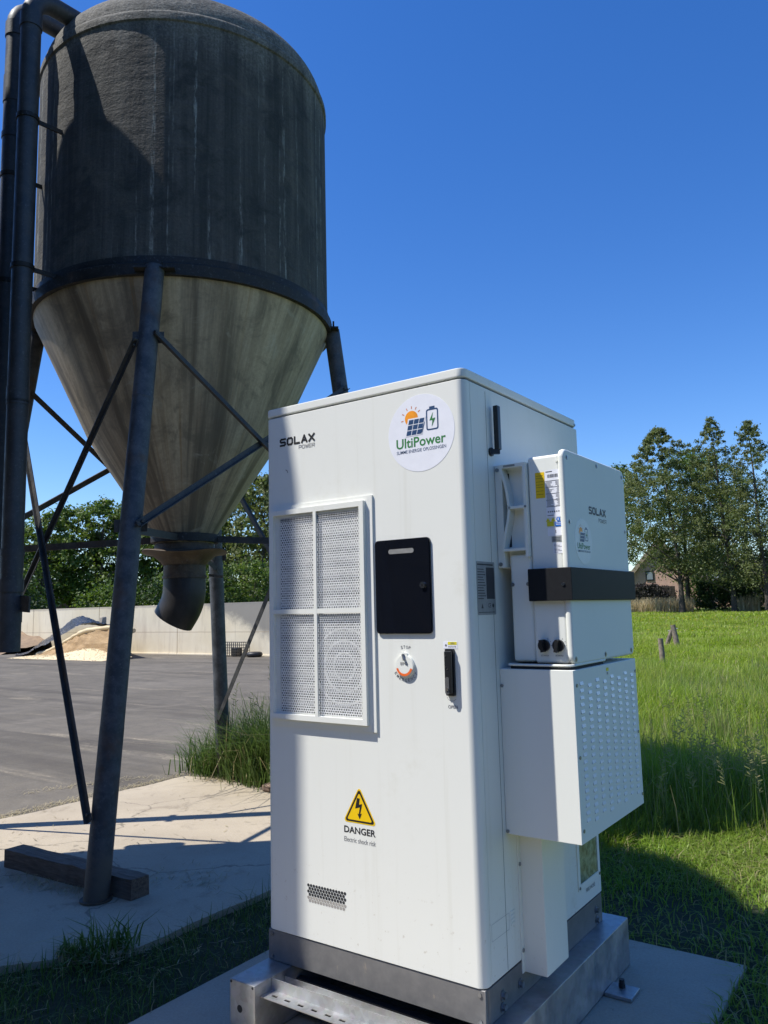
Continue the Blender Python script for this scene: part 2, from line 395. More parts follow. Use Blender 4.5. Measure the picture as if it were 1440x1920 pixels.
def cylcoords(N):
    sx = N.n('SeparateXYZ'); N.l(N.pos(True), sx.inputs[0])
    a = N.math('ARCTAN2', sx.outputs[1], sx.outputs[0])
    c = N.n('CombineXYZ'); N.l(a, c.inputs[0]); N.l(sx.outputs[2], c.inputs[1])
    return c.outputs[0], sx.outputs[2], a
def shell_mat():
    N = NT('weathered fibreglass shell'); uv, z, a = cylcoords(N)
    p = N.pos(True)
    st = N.noise(N.mapping(uv, (9, .28, 1)), 1, 6, .7, .15); st2 = N.noise(N.mapping(uv, (38, .55, 1)), 1, 5, .7)
    big = N.noise(p, 1.3, 5, .6); fine = N.noise(p, 60, 4, .7)
    c = N.mix(N.ramp(st, .3, .7), (.058, .057, .054), (.15, .142, .125))
    c = N.mix(N.math('MULTIPLY', N.ramp(st2, .45, .75), .6), c, (.045, .048, .048))
    pt = N.noise(p, 2.6, 6, .7, .6); c = N.mix(N.math('MULTIPLY', N.ramp(pt, .5, .7), .5), c, (.2, .18, .145))
    rim = N.noise(N.mapping(uv, (22, 1.1, 1)), 1, 5, .7); rz = N.ramp(N.math('ADD', z, N.math('MULTIPLY', rim, .8)), 4.75, 4.15); c = N.mix(N.math('MULTIPLY', N.math('MULTIPLY', rz, N.ramp(rim, .46, .62)), .5), c, (.17, .185, .17))
    c = N.mix(N.math('MULTIPLY', N.ramp(big, .45, .75), .45), c, (.055, .066, .064))
    # pale lichen runs
    ln = N.noise(N.mapping(uv, (16, .16, 1)), 1, 3, .5); lb = N.noise(N.mapping(uv, (60, 7, 1)), 1, 5, .7)
    c = N.mix(N.math('MULTIPLY', N.math('MULTIPLY', N.ramp(ln, .57, .66), N.ramp(lb, .44, .6)), .85), c, (.4, .41, .37))
    # dome: paler, drying top
    t = N.ramp(N.math('ADD', z, N.math('MULTIPLY', st, .9)), 5.7, 6.2)
    c = N.mix(N.math('MULTIPLY', t, .75), c, N.mix(N.ramp(fine, .35, .7), (.2, .19, .165), (.36, .34, .3)))
    bl_ = N.noise(p, 3.2, 7, .72, .5); c = N.mix(N.math('MULTIPLY', N.ramp(bl_, .5, .66), .65), c, (.035, .038, .038))
    c = N.mix(N.ramp(fine, .3, .75, .35, 0), c, (.03, .03, .028))
    hb = N.noise(N.mapping(uv, (5, 15, 1)), 1, 4, .6)
    nb = N.bump(fine, .5, .012); nb = N.bump(hb, .45, .022, nb); nb = N.bump(N.noise(p, 11, 5, .7), .35, .03, nb)
    return N.set(c, .85, 0, nb, **({'Diffuse Roughness': .35} if 'Diffuse Roughness' in N.b.inputs else {}), **{'Specular IOR Level': .25})
M['shell'] = shell_mat()
def cone_mat():
    N = NT('stained fibreglass cone'); uv, z, a = cylcoords(N); p = N.pos(True)
    st = N.noise(N.mapping(uv, (3.1, .3, 1)), 1, 7, .62, .35); st2 = N.noise(N.mapping(uv, (17, .9, 1)), 1, 6, .75, .4); big = N.noise(p, 1.6, 5, .6)
    fine = N.noise(p, 50, 4, .7)
    c = N.mix(N.ramp(st2, .3, .7), (.41, .325, .215), (.56, .455, .315))
    c = N.mix(N.math('MULTIPLY', N.ramp(st, .44, .62), .85), c, (.075, .056, .04))
    rs = N.noise(N.mapping(uv, (14, .3, 1)), 1, 4, .6); c = N.mix(N.math('MULTIPLY', N.ramp(rs, .56, .68), .65), c, (.3, .17, .06))
    lw = N.ramp(N.math('ADD', z, N.math('MULTIPLY', big, .8)), 3.2, 2.4); c = N.mix(N.math('MULTIPLY', lw, .35), c, (.1, .09, .07))
    pz_ = N.noise(p, 3.4, 6, .7, .8); c = N.mix(N.math('MULTIPLY', N.ramp(pz_, .48, .64), .6), c, (.15, .125, .09)); c = N.mix(N.math('MULTIPLY', N.ramp(pz_, .44, .3), .5), c, (.5, .46, .37))
    c = N.mix(N.ramp(fine, .3, .7, .25, 0), c, (.12, .1, .08))
    return N.set(c, .6, 0, N.bump(st2, .15, .01))
M['cone'] = cone_mat()
def steel_mat(name, a, b, rust=.3, metal=.45):
    N = NT(name); p = N.pos()
    n = N.noise(p, 10, 6, .7); g = N.noise(p, 60, 4); m = N.noise(p, 3, 4)
    c = N.mix(N.ramp(n, .35, .7), a, b); c = N.mix(N.math('MULTIPLY', N.ramp(g, .55, .75), .35), c, (.2, .215, .23))
    c = N.mix(N.math('MULTIPLY', N.ramp(m, .55, .7), rust), c, (.12, .07, .04))
    lo_ = N.n('SeparateXYZ'); N.l(p, lo_.inputs[0]); c = N.mix(N.math('MULTIPLY', N.ramp(N.math('SUBTRACT', lo_.outputs[2], N.math('MULTIPLY', n, .5)), .12, -.15), .7), c, (.13, .1, .07))
    return N.set(c, N.ramp(n, .3, .7, .45, .68), metal, N.bump(g, .2, .004), **{'Specular IOR Level': .3})
M['leg'] = steel_mat('dull galvanised leg', (.055, .062, .07), (.12, .128, .138), .55, .3)
M['brace'] = steel_mat('dull brace steel', (.055, .055, .055), (.1, .097, .09), .4)
M['pipe'] = steel_mat('grey pipe', (.06, .066, .075), (.095, .1, .11), .15)
M['ring'] = steel_mat('dark ring beam', (.017, .017, .017), (.035, .033, .03), .5, .0)
M['flange'] = steel_mat('rusty flange', (.06, .043, .03), (.13, .095, .062), .7, .05)
M['rubber'] = simple('dark rubber elbow', (.022, .02, .019), .5, 0, .35, 9, .1)

def leaf_mat(name, a, b, c_, trans=.35):
    N = NT(name); g = N.n('NewGeometry'); r = g.outputs['Random Per Island']
    n = N.noise(g.outputs['Position'], .45, 3)
    c = N.mix(r, a, b); c = N.mix(N.ramp(n, .4, .7), c, c_)
    t = N.n('BsdfTranslucent'); N.l(N.mix(.5, c, (c_[0] * 1.3, c_[1] * 1.5, c_[2] * .5)), t.inputs[0])
    ms = N.n('MixShader'); ms.inputs[0].default_value = trans
    N.set(c, .55, 0, None, **{'Specular IOR Level': .35})
    N.l(N.b.outputs[0], ms.inputs[1]); N.l(t.outputs[0], ms.inputs[2]); N.l(ms.outputs[0], N.out.inputs[0])
    return N.m
M['leaf_oak'] = leaf_mat('oak leaves', (.06, .11, .016), (.1, .155, .028), (.13, .175, .035))
M['leaf_alder'] = leaf_mat('alder leaves', (.085, .115, .036), (.14, .165, .06), (.17, .185, .075))
M['leaf_dark'] = leaf_mat('dark leaves', (.02, .045, .012), (.04, .07, .018), (.05, .085, .02))
M['leaf_purple'] = leaf_mat('purple leaves', (.05, .025, .03), (.08, .04, .05), (.07, .05, .04), .2)
M['leaf_hedge'] = leaf_mat('copper hedge leaves', (.018, .014, .018), (.035, .024, .026), (.03, .03, .024), .1)
M['leaf_lime'] = leaf_mat('yellow green leaves', (.14, .15, .015), (.22, .2, .02), (.12, .15, .02))
M['bark'] = simple('bark', (.06, .05, .04), .95, 0, .4, 8, .5)
def grass_mat(name, cols, dry=.06, trans=.4):
    N = NT(name); g = N.n('NewGeometry'); r = g.outputs['Random Per Island']
    n = N.noise(g.outputs['Position'], .55, 6, .7)
    c = N.mix(r, cols[0], cols[1]); c = N.mix(N.ramp(n, .4, .62), c, cols[2]); n3 = N.noise(g.outputs['Position'], .21, 5, .65); c = N.mix(N.math('MULTIPLY', N.ramp(n3, .5, .66), .4), c, (cols[0][0] * .62, cols[0][1] * .68, cols[0][2] * .9))
    wn = N.n('TexWhiteNoise', noise_dimensions='1D'); N.l(r, wn.inputs['W'])
    c = N.mix(N.math('LESS_THAN', wn.outputs[0], dry), c, (.4, .34, .17))
    t = N.n('BsdfTranslucent'); N.l(c, t.inputs[0]); ms = N.n('MixShader'); ms.inputs[0].default_value = trans
    N.set(c, .45, 0, None, **{'Specular IOR Level': .4}); N.l(N.b.outputs[0], ms.inputs[1]); N.l(t.outputs[0], ms.inputs[2]); N.l(ms.outputs[0], N.out.inputs[0])
    return N.m
M['grass'] = grass_mat('meadow grass', ((.22, .33, .018), (.31, .43, .03), (.35, .43, .07)), .08, .5)
M['lawn'] = grass_mat('short lawn', ((.14, .26, .013), (.22, .37, .022), (.25, .34, .05)), .12, .45)
M['tussock'] = grass_mat('meadow tussocks', ((.12, .22, .02), (.2, .31, .035), (.24, .33, .06)), .08, .45)
M['tuft'] = grass_mat('rank tuft grass', ((.05, .11, .018), (.1, .18, .03), (.13, .2, .04)), .05)
M['reed'] = grass_mat('dry reeds', ((.6, .49, .3), (.72, .6, .38), (.5, .42, .25)), .3)
M['straw'] = grass_mat('scattered straw', ((.3, .24, .12), (.46, .37, .2), (.22, .18, .1)), .2, .1)
M['seed'] = grass_mat('seed heads', ((.24, .26, .1), (.34, .33, .15), (.2, .22, .08)), .1)
M['flower'] = simple('buttercup petals', (.75, .55, .01), .5)
def field_mat():
    N = NT('meadow ground'); p = N.pos()
    n = N.noise(p, .12, 5, .6); m = N.noise(p, 2.5, 5, .7); f = N.noise(N.mapping(p, (8, 8, 8)), 1, 5, .75)
    c = N.mix(N.ramp(n, .35, .65), (.09, .14, .016), (.12, .17, .024)); c = N.mix(N.ramp(m, .4, .7), c, (.06, .1, .012)); c = N.mix(N.ramp(f, .5, .75, 0, .6), c, (.14, .19, .04))
    return N.set(c, .95, 0, N.bump(f, .8, .08))
M['field'] = field_mat()

# ------------------------------------------------------------------ ground
YB = [(-30.0, -3.2), (-4.66, -3.2)]
def yard_edge(y):          # x of the right-hand border of the asphalt
    if y < 2.85: return -4.66
    return -3.75 - (y - 2.85) * .56
def sstep(a, b, x):
    t = min(1, max(0, (x - a) / (b - a))); return t * t * (3 - 2 * t)
def ground_z(x, y):
    r = math.hypot(x - CAM.x, y - CAM.y)
    s = x - (-3.75 - (max(y, 2.85) - 2.85) * .56)
    z = .012 * max(0, r - 15) * sstep(1.0, 9.0, s) * (1 if r < 160 else 160 / r)
    return z - .03
def build_ground():
    ax = [-900, -500, -300, -200, -140, -100, -80, -65] + list(np.arange(-55, 20, 2.5)) + [22, 30, 40, 60, 90, 140, 250, 500, 900]
    ay = [-900, -400, -150, -60, -30, -15, -8] + list(np.arange(-5, 40, 2.5)) + list(np.arange(40, 125, 5)) + [140, 170, 220, 300, 500, 900]
    vs = [(x, y, ground_z(x, y)) for y in ay for x in ax]
    nx = len(ax)
    fs = [(j * nx + i, j * nx + i + 1, (j + 1) * nx + i + 1, (j + 1) * nx + i) for j in range(len(ay) - 1) for i in range(nx - 1)]
    mb = MB(); mb.add(vs, fs)
    tag(mb.build('ground', M['field'], smooth=60), 'green meadow and verge running out to the trees', None, None, 'structure')
build_ground()
# soil strip under the near grass
mb = MB(); mb.flat([(-2.9, -6), (6, -6), (6, 4.2), (3, 5.2), (-3.2, 3.4), (-3.2, 2.6), (-1.8, 2.6)], P_top(-.02)); 
tag(mb.build('verge', M['soil'], smooth=0), None, None, None, 'structure')
# asphalt yard: sheet with an uneven edge
pts = [(-80, -40), (-4.3, -40), (-4.3, 2.6)]
y = 2.7
while y < 18: pts.append((yard_edge(max(y, 2.86)) + rnd.uniform(-.12, .12), y)); y += .5
pts += [(-11.5, 17.98), (-80, 17.98)]
mb = MB(); mb.flat(pts, P_top(0.0)); tag(mb.build('yard', M['asphalt'], smooth=0), 'grey asphalt farmyard', None, None, 'structure')

# silo slab with slightly broken edges
def slab():
    top = [(-4.66, -9)]
    # right edge from near to far
    edge = [(-1.84, -9), (-1.84, -3.0), (-2.15, -2.2), (-2.3, -1.4), (-2.32, -.7), (-2.2, -.37), (-2.02, -.15), (-1.86, .0)]
    yy = .1
    while yy < 2.7: edge.append((-1.84 + rnd.uniform(-.012, .012), yy)); yy += .14
    far = []
    xx = -1.84
    while xx > -4.6: far.append((xx, 2.8 + rnd.uniform(-.03, .03))); xx -= .2
    left = []
    yy = 2.75
    while yy > -3: left.append((-4.66 + rnd.uniform(-.03, .03), yy)); yy -= .16
    return top + edge + far + left
mb = MB(); mb.prism(slab(), P_top(0), -.2, .012)
tag(mb.build('silo_slab', M['slab'], smooth=0), 'sunlit pale concrete slab under the silo', None, None, 'structure')
DZ = .012   # objects on the silo slab stand on it
mb = MB(); mb.rbox(-1.34, .487, -3.9, 1.376, -.2, 0.0, .006, 2)
tag(mb.build('cabinet_slab', M['pad'], smooth=40), 'grey concrete pad under the white cabinet', None, None, 'structure')

# ------------------------------------------------------------------ silo
def silo(loc, label, zr, zc, top_ang, bases, group, detail=True, R=1.122, zout=2.0):
    root = thing('feed_silo', label, 'silo', (loc[0], loc[1], 0), group)
    X, Y = loc
    # shell: cylinder with a flattened dome
    hd, e = .55, 2.5
    prof = [(R * .985, zr + .03), (R * 1.002, zr + .05)]
    for i in range(1, 9): prof.append((R, zr + .05 + (zc - zr - .05) * i / 8))
    for i in range(1, 25):
        t = math.pi / 2 * i / 24
        r = R * math.cos(t) ** (2 / e) if i < 24 else .003
        z = zc + hd * math.sin(t) ** (2 / e)
        prof.append((r, z))
    sh = MB(); sh.lathe(prof, (X, Y, 0), 96); sh.build('shell', M['shell'], root, 50)
    lip = MB(); lip.lathe([(R * .995, zc + .0), (R + .012, zc + .012), (R + .012, zc + .06), (R - .001, zc + .085), (R * .985, zc + .09)], (X, Y, 0), 96)
    lip.build('dome_seam', M['shell'], root, 50)
    rg = MB(); rg.lathe([(R - .03, zr - .06), (R + .03, zr - .06), (R + .035, zr + .015), (R + .012, zr + .03), (R + .012, zr + .075), (R - .02, zr + .08)], (X, Y, 0), 96)
    rg.build('ring_beam', M['ring'], root, 40)
    k = (zr - .07 - zout - .1)
    cn = MB(); cn.lathe([(R + .005, zr - .02), (R - .01, zr - .09), (R * .55 + .1, zout + .1 + k * .46), (.225, zout + .1), (.215, zout + .04)], (X, Y, 0), 96)
    cn.build('cone', M['cone'], root, 40)
    # outlet
    col = MB(); col.lathe([(.22, zout + .06), (.255, zout + .06), (.255, zout + .12), (.22, zout + .12)], (X, Y, 0), 40); col.build('collar', M['ring'], root, 40)
    n = 40; vs = []; fs = []
    prof = [(.2, zout + .055), (.225, zout + .05), (.23, zout + .002), (.315, zout - .006), (.32, zout - .012), (.24, zout - .035), (.18, zout - .085), (.165, zout - .11)]
    fl = MB(); fl.lathe(prof, (X, Y, 0), 40)
    fl.v = [(v[0], v[1], v[2] + .014 * math.sin(3 * math.atan2(v[1] - Y, v[0] - X) + 1) * (1 if math.hypot(v[0] - X, v[1] - Y) > .3 else 0)) for v in fl.v]
    fl.build('flange', M['flange'], root, 50)
    nk = MB(); nk.lathe([(.158, zout - .1), (.158, zout - .19), (.168, zout - .19), (.168, zout - .21), (.15, zout - .21)], (X, Y, 0), 32)
    nk.bar((X + .16, Y + .1, zout - .19), (X + .24, Y + .17, zout - .205), .02, .02)
    nk.build('neck', M['flange'], root, 40)
    ex, ey = -.93, -.34
    pa = [(0, zout - .2), (0, zout - .29)]
    for i in range(1, 8):
        t = math.radians(33 * i / 7); pa.append((.3 * (1 - math.cos(t)), zout - .29 - .3 * math.sin(t)))
    pa.append((pa[-1][0] + .045, pa[-1][1] - .07))
    el = MB(); el.tube([(X + ex * a, Y + ey * a, b) for a, b in pa], [.158, .16, .16, .16, .16, .16, .16, .16, .16, .158], 28, False)
    el.tube([(X + ex * a, Y + ey * a, b) for a, b in pa[::-1]], [.15] * 10, 28, False)
    el.build('outlet_elbow', M['rubber'], root, 50)
    # legs
    def lp(i, z):
        a = top_ang + i * math.pi / 2
        t = Vector((X + (R + .03) * math.cos(a), Y + (R + .03) * math.sin(a), zr))
        b = Vector((X + bases[i][0], Y + bases[i][1], DZ))
        s = (z - DZ) / (zr - DZ)
        return b + (t - b) * s
    for i in range(4):
        a = top_ang + i * math.pi / 2
        leg = MB(); leg.tube([lp(i, DZ), lp(i, .9), lp(i, .905), lp(i, 1.9), lp(i, zr - .02)], [.0675, .0665, .0655, .065, .063], 24)
        lo = leg.build('leg', M['leg'], root, 40)
        w = MB(); w.tube([lp(i, 2.85), lp(i, 2.862), lp(i, 2.875)], [.064, .067, .064], 20, False); w.build('weld_ring', M['leg'], lo, 40)
        br = MB(); tx = Vector((-math.sin(a), math.cos(a), 0)); rd = Vector((math.cos(a), math.sin(a), 0)); c = Vector((X, Y, 0)) + rd * (R + .035)
        br.bar(c + tx * .13 + Vector((0, 0, zr - .035)), c - tx * .13 + Vector((0, 0, zr - .035)), .012, .1)
        br.bar(c + rd * .012 + Vector((0, 0, zr - .03)), c + rd * .012 + Vector((0, 0, zr + .045)), .09, .014, tx)
        br.build('leg_bracket', M['ring'], lo, 40)
        for zz in (2.05, 3.27):
            gq = MB(); gp = lp(i, zz); gq.bar(gp + tx * .05, gp + tx * .098, .075, .007, (0, 0, 1)); gq.bar(gp - tx * .05, gp - tx * .098, .075, .007, (0, 0, 1)); gq.build('gusset_plate', M['brace'], lo, 0, kind='stuff')
        ft = MB(); b = lp(i, DZ)
        ft.cyl((b.x, b.y), .085, P_top(0), DZ + .002, DZ + .012, 18); ft.build('foot_plate', M['brace'], lo, 40)
    # braces: flat angle iron between legs (leg, height) -> (leg, height)
    BR = [(0, 3.24, 3, .5, .07), (3, 3.3, 0, .42, .085), (0, 3.29, 1, 1.95, .07), (0, 2.05, 1, 3.27, .085), (3, 3.26, 2, 1.9, -.06), (3, 2.2, 2, 3.4, -.07), (2, 3.2, 1, .35, -.06), (2, .5, 1, 3.0, -.07)]
    for i, zi, j, zj, off in BR:
        a = lp(i, zi); b = lp(j, zj)
        mid = (a + b) / 2 - Vector((X, Y, 0)); mid.z = 0; nrm = mid.normalized()
        o = nrm * off
        bm_ = MB(); t = (b - a).normalized()
        bm_.bar(a + o, b + o, .042, .006, t.cross(nrm)); bm_.bar(a + o + nrm * .013 + t.cross(nrm) * .018, b + o + nrm * .013 + t.cross(nrm) * .018, .02, .006, nrm)
        bm_.tube([a + o, a + o + nrm * .022], .012, 8); bm_.tube([b + o - t * .04 - nrm * .012, b + o - t * .04 + nrm * .014], .011, 6); bm_.tube([a + o + t * .04 - nrm * .012, a + o + t * .04 + nrm * .014], .011, 6)
        bm_.build('brace', M['brace'], root, 0)
    for i in range(4):
        a = lp(i, 2.03); a2 = Vector((X, Y, 2.09)); d = (a2 - a); d.z = 0; d.normalize()
        tb = MB(); tb.bar(a, Vector((X, Y, 2.085)) - d * .25, .05, .012); tb.build('tie_bar', M['brace'], root, 0)
    return root, lp

SX, SY = -3.426, 1.683
F_ = (.894, -1.344); L_ = (-1.33, -1.06); B_ = (-.939, 1.288); R_ = (1.344, .894)
main_silo, LP = silo((SX, SY), 'grey weathered fibreglass feed silo on four steel legs over the pale slab', 3.783, 5.55, -.882, [F_, R_, B_, L_], 'feed silos in a row')
# filler pipes of the main silo
def pipe(name, x, y, r, z0, z1, label, couplings, far):
    P = [(x, y, z0), (x, y, z1)]
    rb = .17
    for k in range(1, 8):
        t = math.pi / 2 * k / 7; P.append((x, y + rb * (1 - math.cos(t)), z1 + rb * math.sin(t)))
    P += [(x + .03, y + far, z1 + rb + .01)]
    mb = MB(); mb.tube(P, r, 24, False); mb.tube(P[::-1], r * .9, 16, False)
    o = mb.build(name, M['pipe'], main_silo, 50, label)
    for z, rr, h in couplings:
        c = MB(); c.tube([(x, y, z - h), (x, y, z + h)], r * rr, 24); c.build('coupling', M['pipe'], o, 40)
    c = MB(); c.tube([(x, y + .0, z1 + .005), (x, y, z1 - .1)], r * 1.1, 24); c.build('coupling', M['pipe'], o, 40)
    return o
fp = pipe('filler_pipe', -3.47, .333, .066, 1.31, 5.645, 'front filler pipe ending lowest', [(4.88, 1.08, .012), (2.95, 1.06, .05), (2.9, 1.06, .015), (1.93, 1.1, .02), (1.86, 1.03, .06), (1.72, 1.12, .04), (1.58, 1.05, .09)], .62)
rp = pipe('filler_pipe', -3.78, .40, .068, 1.9, 5.76, 'rear filler pipe in shade', [(5.25, 1.07, .1), (4.9, 1.08, .02), (3.4, 1.05, .04)], .68)
for px, py, z in ((-3.47, .333, 4.88), (-3.78, .40, 4.6), (-3.47, .333, 3.82), (-3.78, .4, 3.82)):
    st = MB(); st.tube([(px, py, z - .015), (px, py, z + .015)], .074, 20); st.bar((px + .02, py + .05, z), (px + .05, .64, z), .03, .012)
    st.build('pipe_clamp', M['ring'], main_silo, 40)
ls = MB(); ls.tube([(-3.9, .42, 1.96), (-3.9, .42, 1.5)], .05, 14); ls.bar((-3.93, .4, 1.64), (-3.3, .36, 1.6), .1, .012); ls.build('pipe_bracket', M['brace'], main_silo, 40)

S2 = (-3.815, -1.20)
s2_root, _lp2 = silo(S2, 'taller shaded silo at the left edge whose dome shadow falls on the main silo', 3.0, 6.43, -1.6, [(.0, -1.35), (1.3, .0), (.0, 1.3), (-1.3, 0)], 'feed silos in a row', zout=1.5)
sk2 = MB(); sk2.lathe([(1.13, 4.3), (1.2, 4.3), (1.235, 4.24), (1.235, 2.7), (1.2, 2.66), (1.13, 2.66)], (*S2, 0), 72); sk2.build('shadow_skirt', M['shell'], s2_root, 40)  # unseen collar added to widen this silo's shadow near the ground
silo((-4.1, -4.5), 'silo farther along the row mirrored in the black display panel', 3.783, 5.55, -.882, [F_, R_, B_, L_], 'feed silos in a row')

# ------------------------------------------------------------------ battery cabinet
cab = thing('battery_cabinet', 'tall white battery cabinet with a mesh filter and round logo sticker on its door', 'battery cabinet', (-.474, .523, .19))
def vert_rounded(x0, x1, y0, y1, z0, z1, r, edge=.004):
    """box with rounded vertical edges r and softened top/bottom"""
    mb = MB(); n = 6
    rings = []
    for z, ins in ((z0, edge), (z0 + edge * .3, edge * .3), (z0 + edge, 0), (z1 - edge, 0), (z1 - edge * .3, edge * .3), (z1, edge)):
        rings.append([(u, v, z) for u, v in rrect(x0 + ins, x1 - ins, y0 + ins, y1 - ins, max(r - ins, .0005), n)])
    k = len(rings[0]); vs = [p for rg in rings for p in rg]; fs = []
    for i in range(len(rings) - 1):
        for j in range(k):
            j2 = (j + 1) % k; fs.append((i * k + j, i * k + j2, (i + 1) * k + j2, (i + 1) * k + j))
    fs += [tuple(range(k))[::-1], tuple(range((len(rings) - 1) * k, len(rings) * k))]
    mb.add(vs, fs); return mb
def front_rounded(x0, x1, y0, y1, z0, z1, r, edge=.003):
    """slab whose two front vertical edges are rounded"""
    poly = []
    for cx, a0 in ((x0 + r, 180), (x1 - r, 270)):
        for k in range(9):
            a = math.radians(a0 + 90 * k / 8); poly.append((cx + r * math.cos(a), y0 + r + r * math.sin(a)))
    poly += [(x1, y1), (x0, y1)]
    mb = MB(); rings = []
    cx, cy = (x0 + x1) / 2, (y0 + y1) / 2
    for z, ins in ((z0, edge), (z0 + edge * .3, edge * .3), (z0 + edge, 0), (z1 - edge, 0), (z1 - edge * .3, edge * .3), (z1, edge)):
        sx_, sy_ = 1 - 2 * ins / (x1 - x0), 1 - 2 * ins / (y1 - y0)
        rings.append([(cx + (u - cx) * sx_, cy + (v - cy) * sy_, z) for u, v in poly])
    k = len(poly); vs = [p for rg in rings for p in rg]; fs = []
    for i in range(len(rings) - 1):
        for j in range(k):
            j2 = (j + 1) % k; fs.append((i * k + j, i * k + j2, (i + 1) * k + j2, (i + 1) * k + j))
    fs += [tuple(range(k))[::-1], tuple(range((len(rings) - 1) * k, len(rings) * k))]
    mb.add(vs, fs); return mb
CW = .948
front_rounded(-CW, 0, 0, .044, .305, 2.3145, .03).build('door', M['white'], cab, 40)
MB().rbox(-CW, 0, .047, 1.046, .305, 2.3145, .004, 2).build('body', M['white'], cab, 40)
MB().box(-CW + .012, -.012, .03, 1.03, .29, 2.33).build('inner_frame', M['seam'], cab, 0)
vert_rounded(-CW - .001, .001, -.001, 1.047, 2.322, 2.355, .03, .005).build('lid', M['white'], cab, 40)
# plinth: front board with screws, side boards
pl = MB(); pl.rbox(-CW, -.003, .004, .02, .192, .302, .002, 1); pf = pl.build('plinth_board', M['plinth'], cab, 40)
pl = vert_rounded(-CW + .004, 0, .021, 1.046, .191, .3, .012, .003); pl.build('plinth', M['plinth'], cab, 40)
fn = P_front(.004)
for x, z in ((-.925, .287), (-.925, .207), (-.022, .287), (-.022, .207)):
    MB().cyl((x, z), .0065, fn, 0, .004, 10).build('screw', M['screw'], pf, 40)
fs_ = P_side(0)
for y, z in ((.115, .249), (.112, .214), (.244, .237), (.97, .253), (.972, .213)):
    b = MB(); b.cyl((y, z), .016, fs_, 0, .003, 16); b.prism([(y + .011 * math.cos(k * math.pi / 3), z + .011 * math.sin(k * math.pi / 3)) for k in range(6)], fs_, .003, .013)
    b.build('bolt', M['screw'], cab, 30)
# filter frame on the door
F0 = P_front(0)
def frame_mb(x0, x1, z0, z1, w, h0, h1, fn):
    mb = MB()
    o = [(x0, z0), (x1, z0), (x1, z1), (x0, z1)]; i = [(x0 + w, z0 + w), (x1 - w, z0 + w), (x1 - w, z1 - w), (x0 + w, z1 - w)]
    for h in (h1,):
        vs = [fn(u, v, h) for u, v in o] + [fn(u, v, h) for u, v in i]
        mb.add(vs, [(k, (k + 1) % 4, 4 + (k + 1) % 4, 4 + k) for k in range(4)])
    mb.add([fn(u, v, h0) for u, v in o] + [fn(u, v, h1) for u, v in o], [(k, (k + 1) % 4, 4 + (k + 1) % 4, 4 + k) for k in range(4)])
    mb.add([fn(u, v, h0) for u, v in i] + [fn(u, v, h1) for u, v in i], [(k, (k + 1) % 4, 4 + (k + 1) % 4, 4 + k) for k in range(4)])
    return mb
ff = frame_mb(-.915, -.4, 1.079, 1.941, .05, 0.0, .008, F0).build('filter_frame', M['white'], cab, 30)
FX0, FX1, FZ0, FZ1 = -.905, -.43, 1.103, 1.922
inn = frame_mb(FX0, FX1, FZ0, FZ1, .02, .0, .025, F0)
inn.box(-.6745, -.6595, -.025, -.018, FZ0 + .02, FZ1 - .02); inn.box(FX0 + .02, -.6745, -.0245, -.018, 1.508, 1.526); inn.box(-.6595, FX1 - .02, -.0245, -.018, 1.508, 1.526)
inn.build('filter_grille', M['white'], ff, 30)
MB().flat([(FX0, FZ0), (FX1, FZ0), (FX1, FZ1), (FX0, FZ1)], F0, .0012).build('filter_hollow_shade', M['dark'], ff, 0)  # dark sheet standing in for the shaded hollow behind the filter
fan = MB()
for rr in (.05, .095, .14):
    n_ = 40
    fan.add([F0(-.545 + q * math.cos(2 * math.pi * k / n_), 1.31 + q * math.sin(2 * math.pi * k / n_), .005) for q in (rr - .0035, rr + .0035) for k in range(n_)], [(k, (k + 1) % n_, n_ + (k + 1) % n_, n_ + k) for k in range(n_)])
fan.build('fan_guard', M['wire'], ff, 0)
# fine wire cloth
wm = MB(); x = FX0 + .02
def qb(mb, x0, x1, z0, z1, y):
    mb.add([(x0, y, z0), (x1, y, z0), (x1, y, z1), (x0, y, z1)], [(0, 1, 2, 3)])
k = 0
while x < FX1 - .02: qb(wm, x, x + .0013, FZ0 + .02, FZ1 - .02, -.0185); x += .0082
z = FZ0 + .02
while z < FZ1 - .02: qb(wm, FX0 + .02, FX1 - .02, z, z + .0013, -.0182); z += .0082
wm.build('wire_cloth', M['wire'], ff, 0, kind='stuff')
# perforated sheet behind the wire cloth: hexagonal cells with real holes
pz = MB(); pit = .0112; row = pit * .866; j = 0; z = FZ0 + .03
while z < FZ1 - .05:
    x = FX0 + .045 + (pit / 2 if j % 2 else 0)
    while x < FX1 - .02:
        vs = []
        for rr in (pit / math.sqrt(3), pit * .36):
            for q in range(6):
                a = math.pi / 6 + q * math.pi / 3
                vs.append((x + rr * math.cos(a), -.0085, z + rr * math.sin(a)))
        pz.add(vs, [(q, (q + 1) % 6, 6 + (q + 1) % 6, 6 + q) for q in range(6)])
        x += pit
    z += row; j += 1
pz.build('perforated_sheet', M['perf'], ff, 0, kind='stuff')
# display panel
dp = MB(); dp.prism(rrect(-.391, -.153, 1.43, 1.767, .014), F0, 0, .007)
dp.prism(rrect(-.388, -.156, 1.433, 1.764, .012), F0, .007, .0095)
dpo = dp.build('display_panel', M['black_gloss'], cab, 30)
MB().prism(rrect(-.328, -.219, 1.715, 1.732, .008), F0, .0096, .0108).build('panel_slot', M['slot_grey'], dpo, 30)
lk = MB(); lk.cyl((-.184, 1.599), .011, F0, .0096, .016, 20); lko = lk.build('panel_lock', M['chrome'], dpo, 30)
MB().cyl((-.184, 1.599), .0055, F0, .0161, .0168, 14).build('key_hole', M['black'], lko, 30)
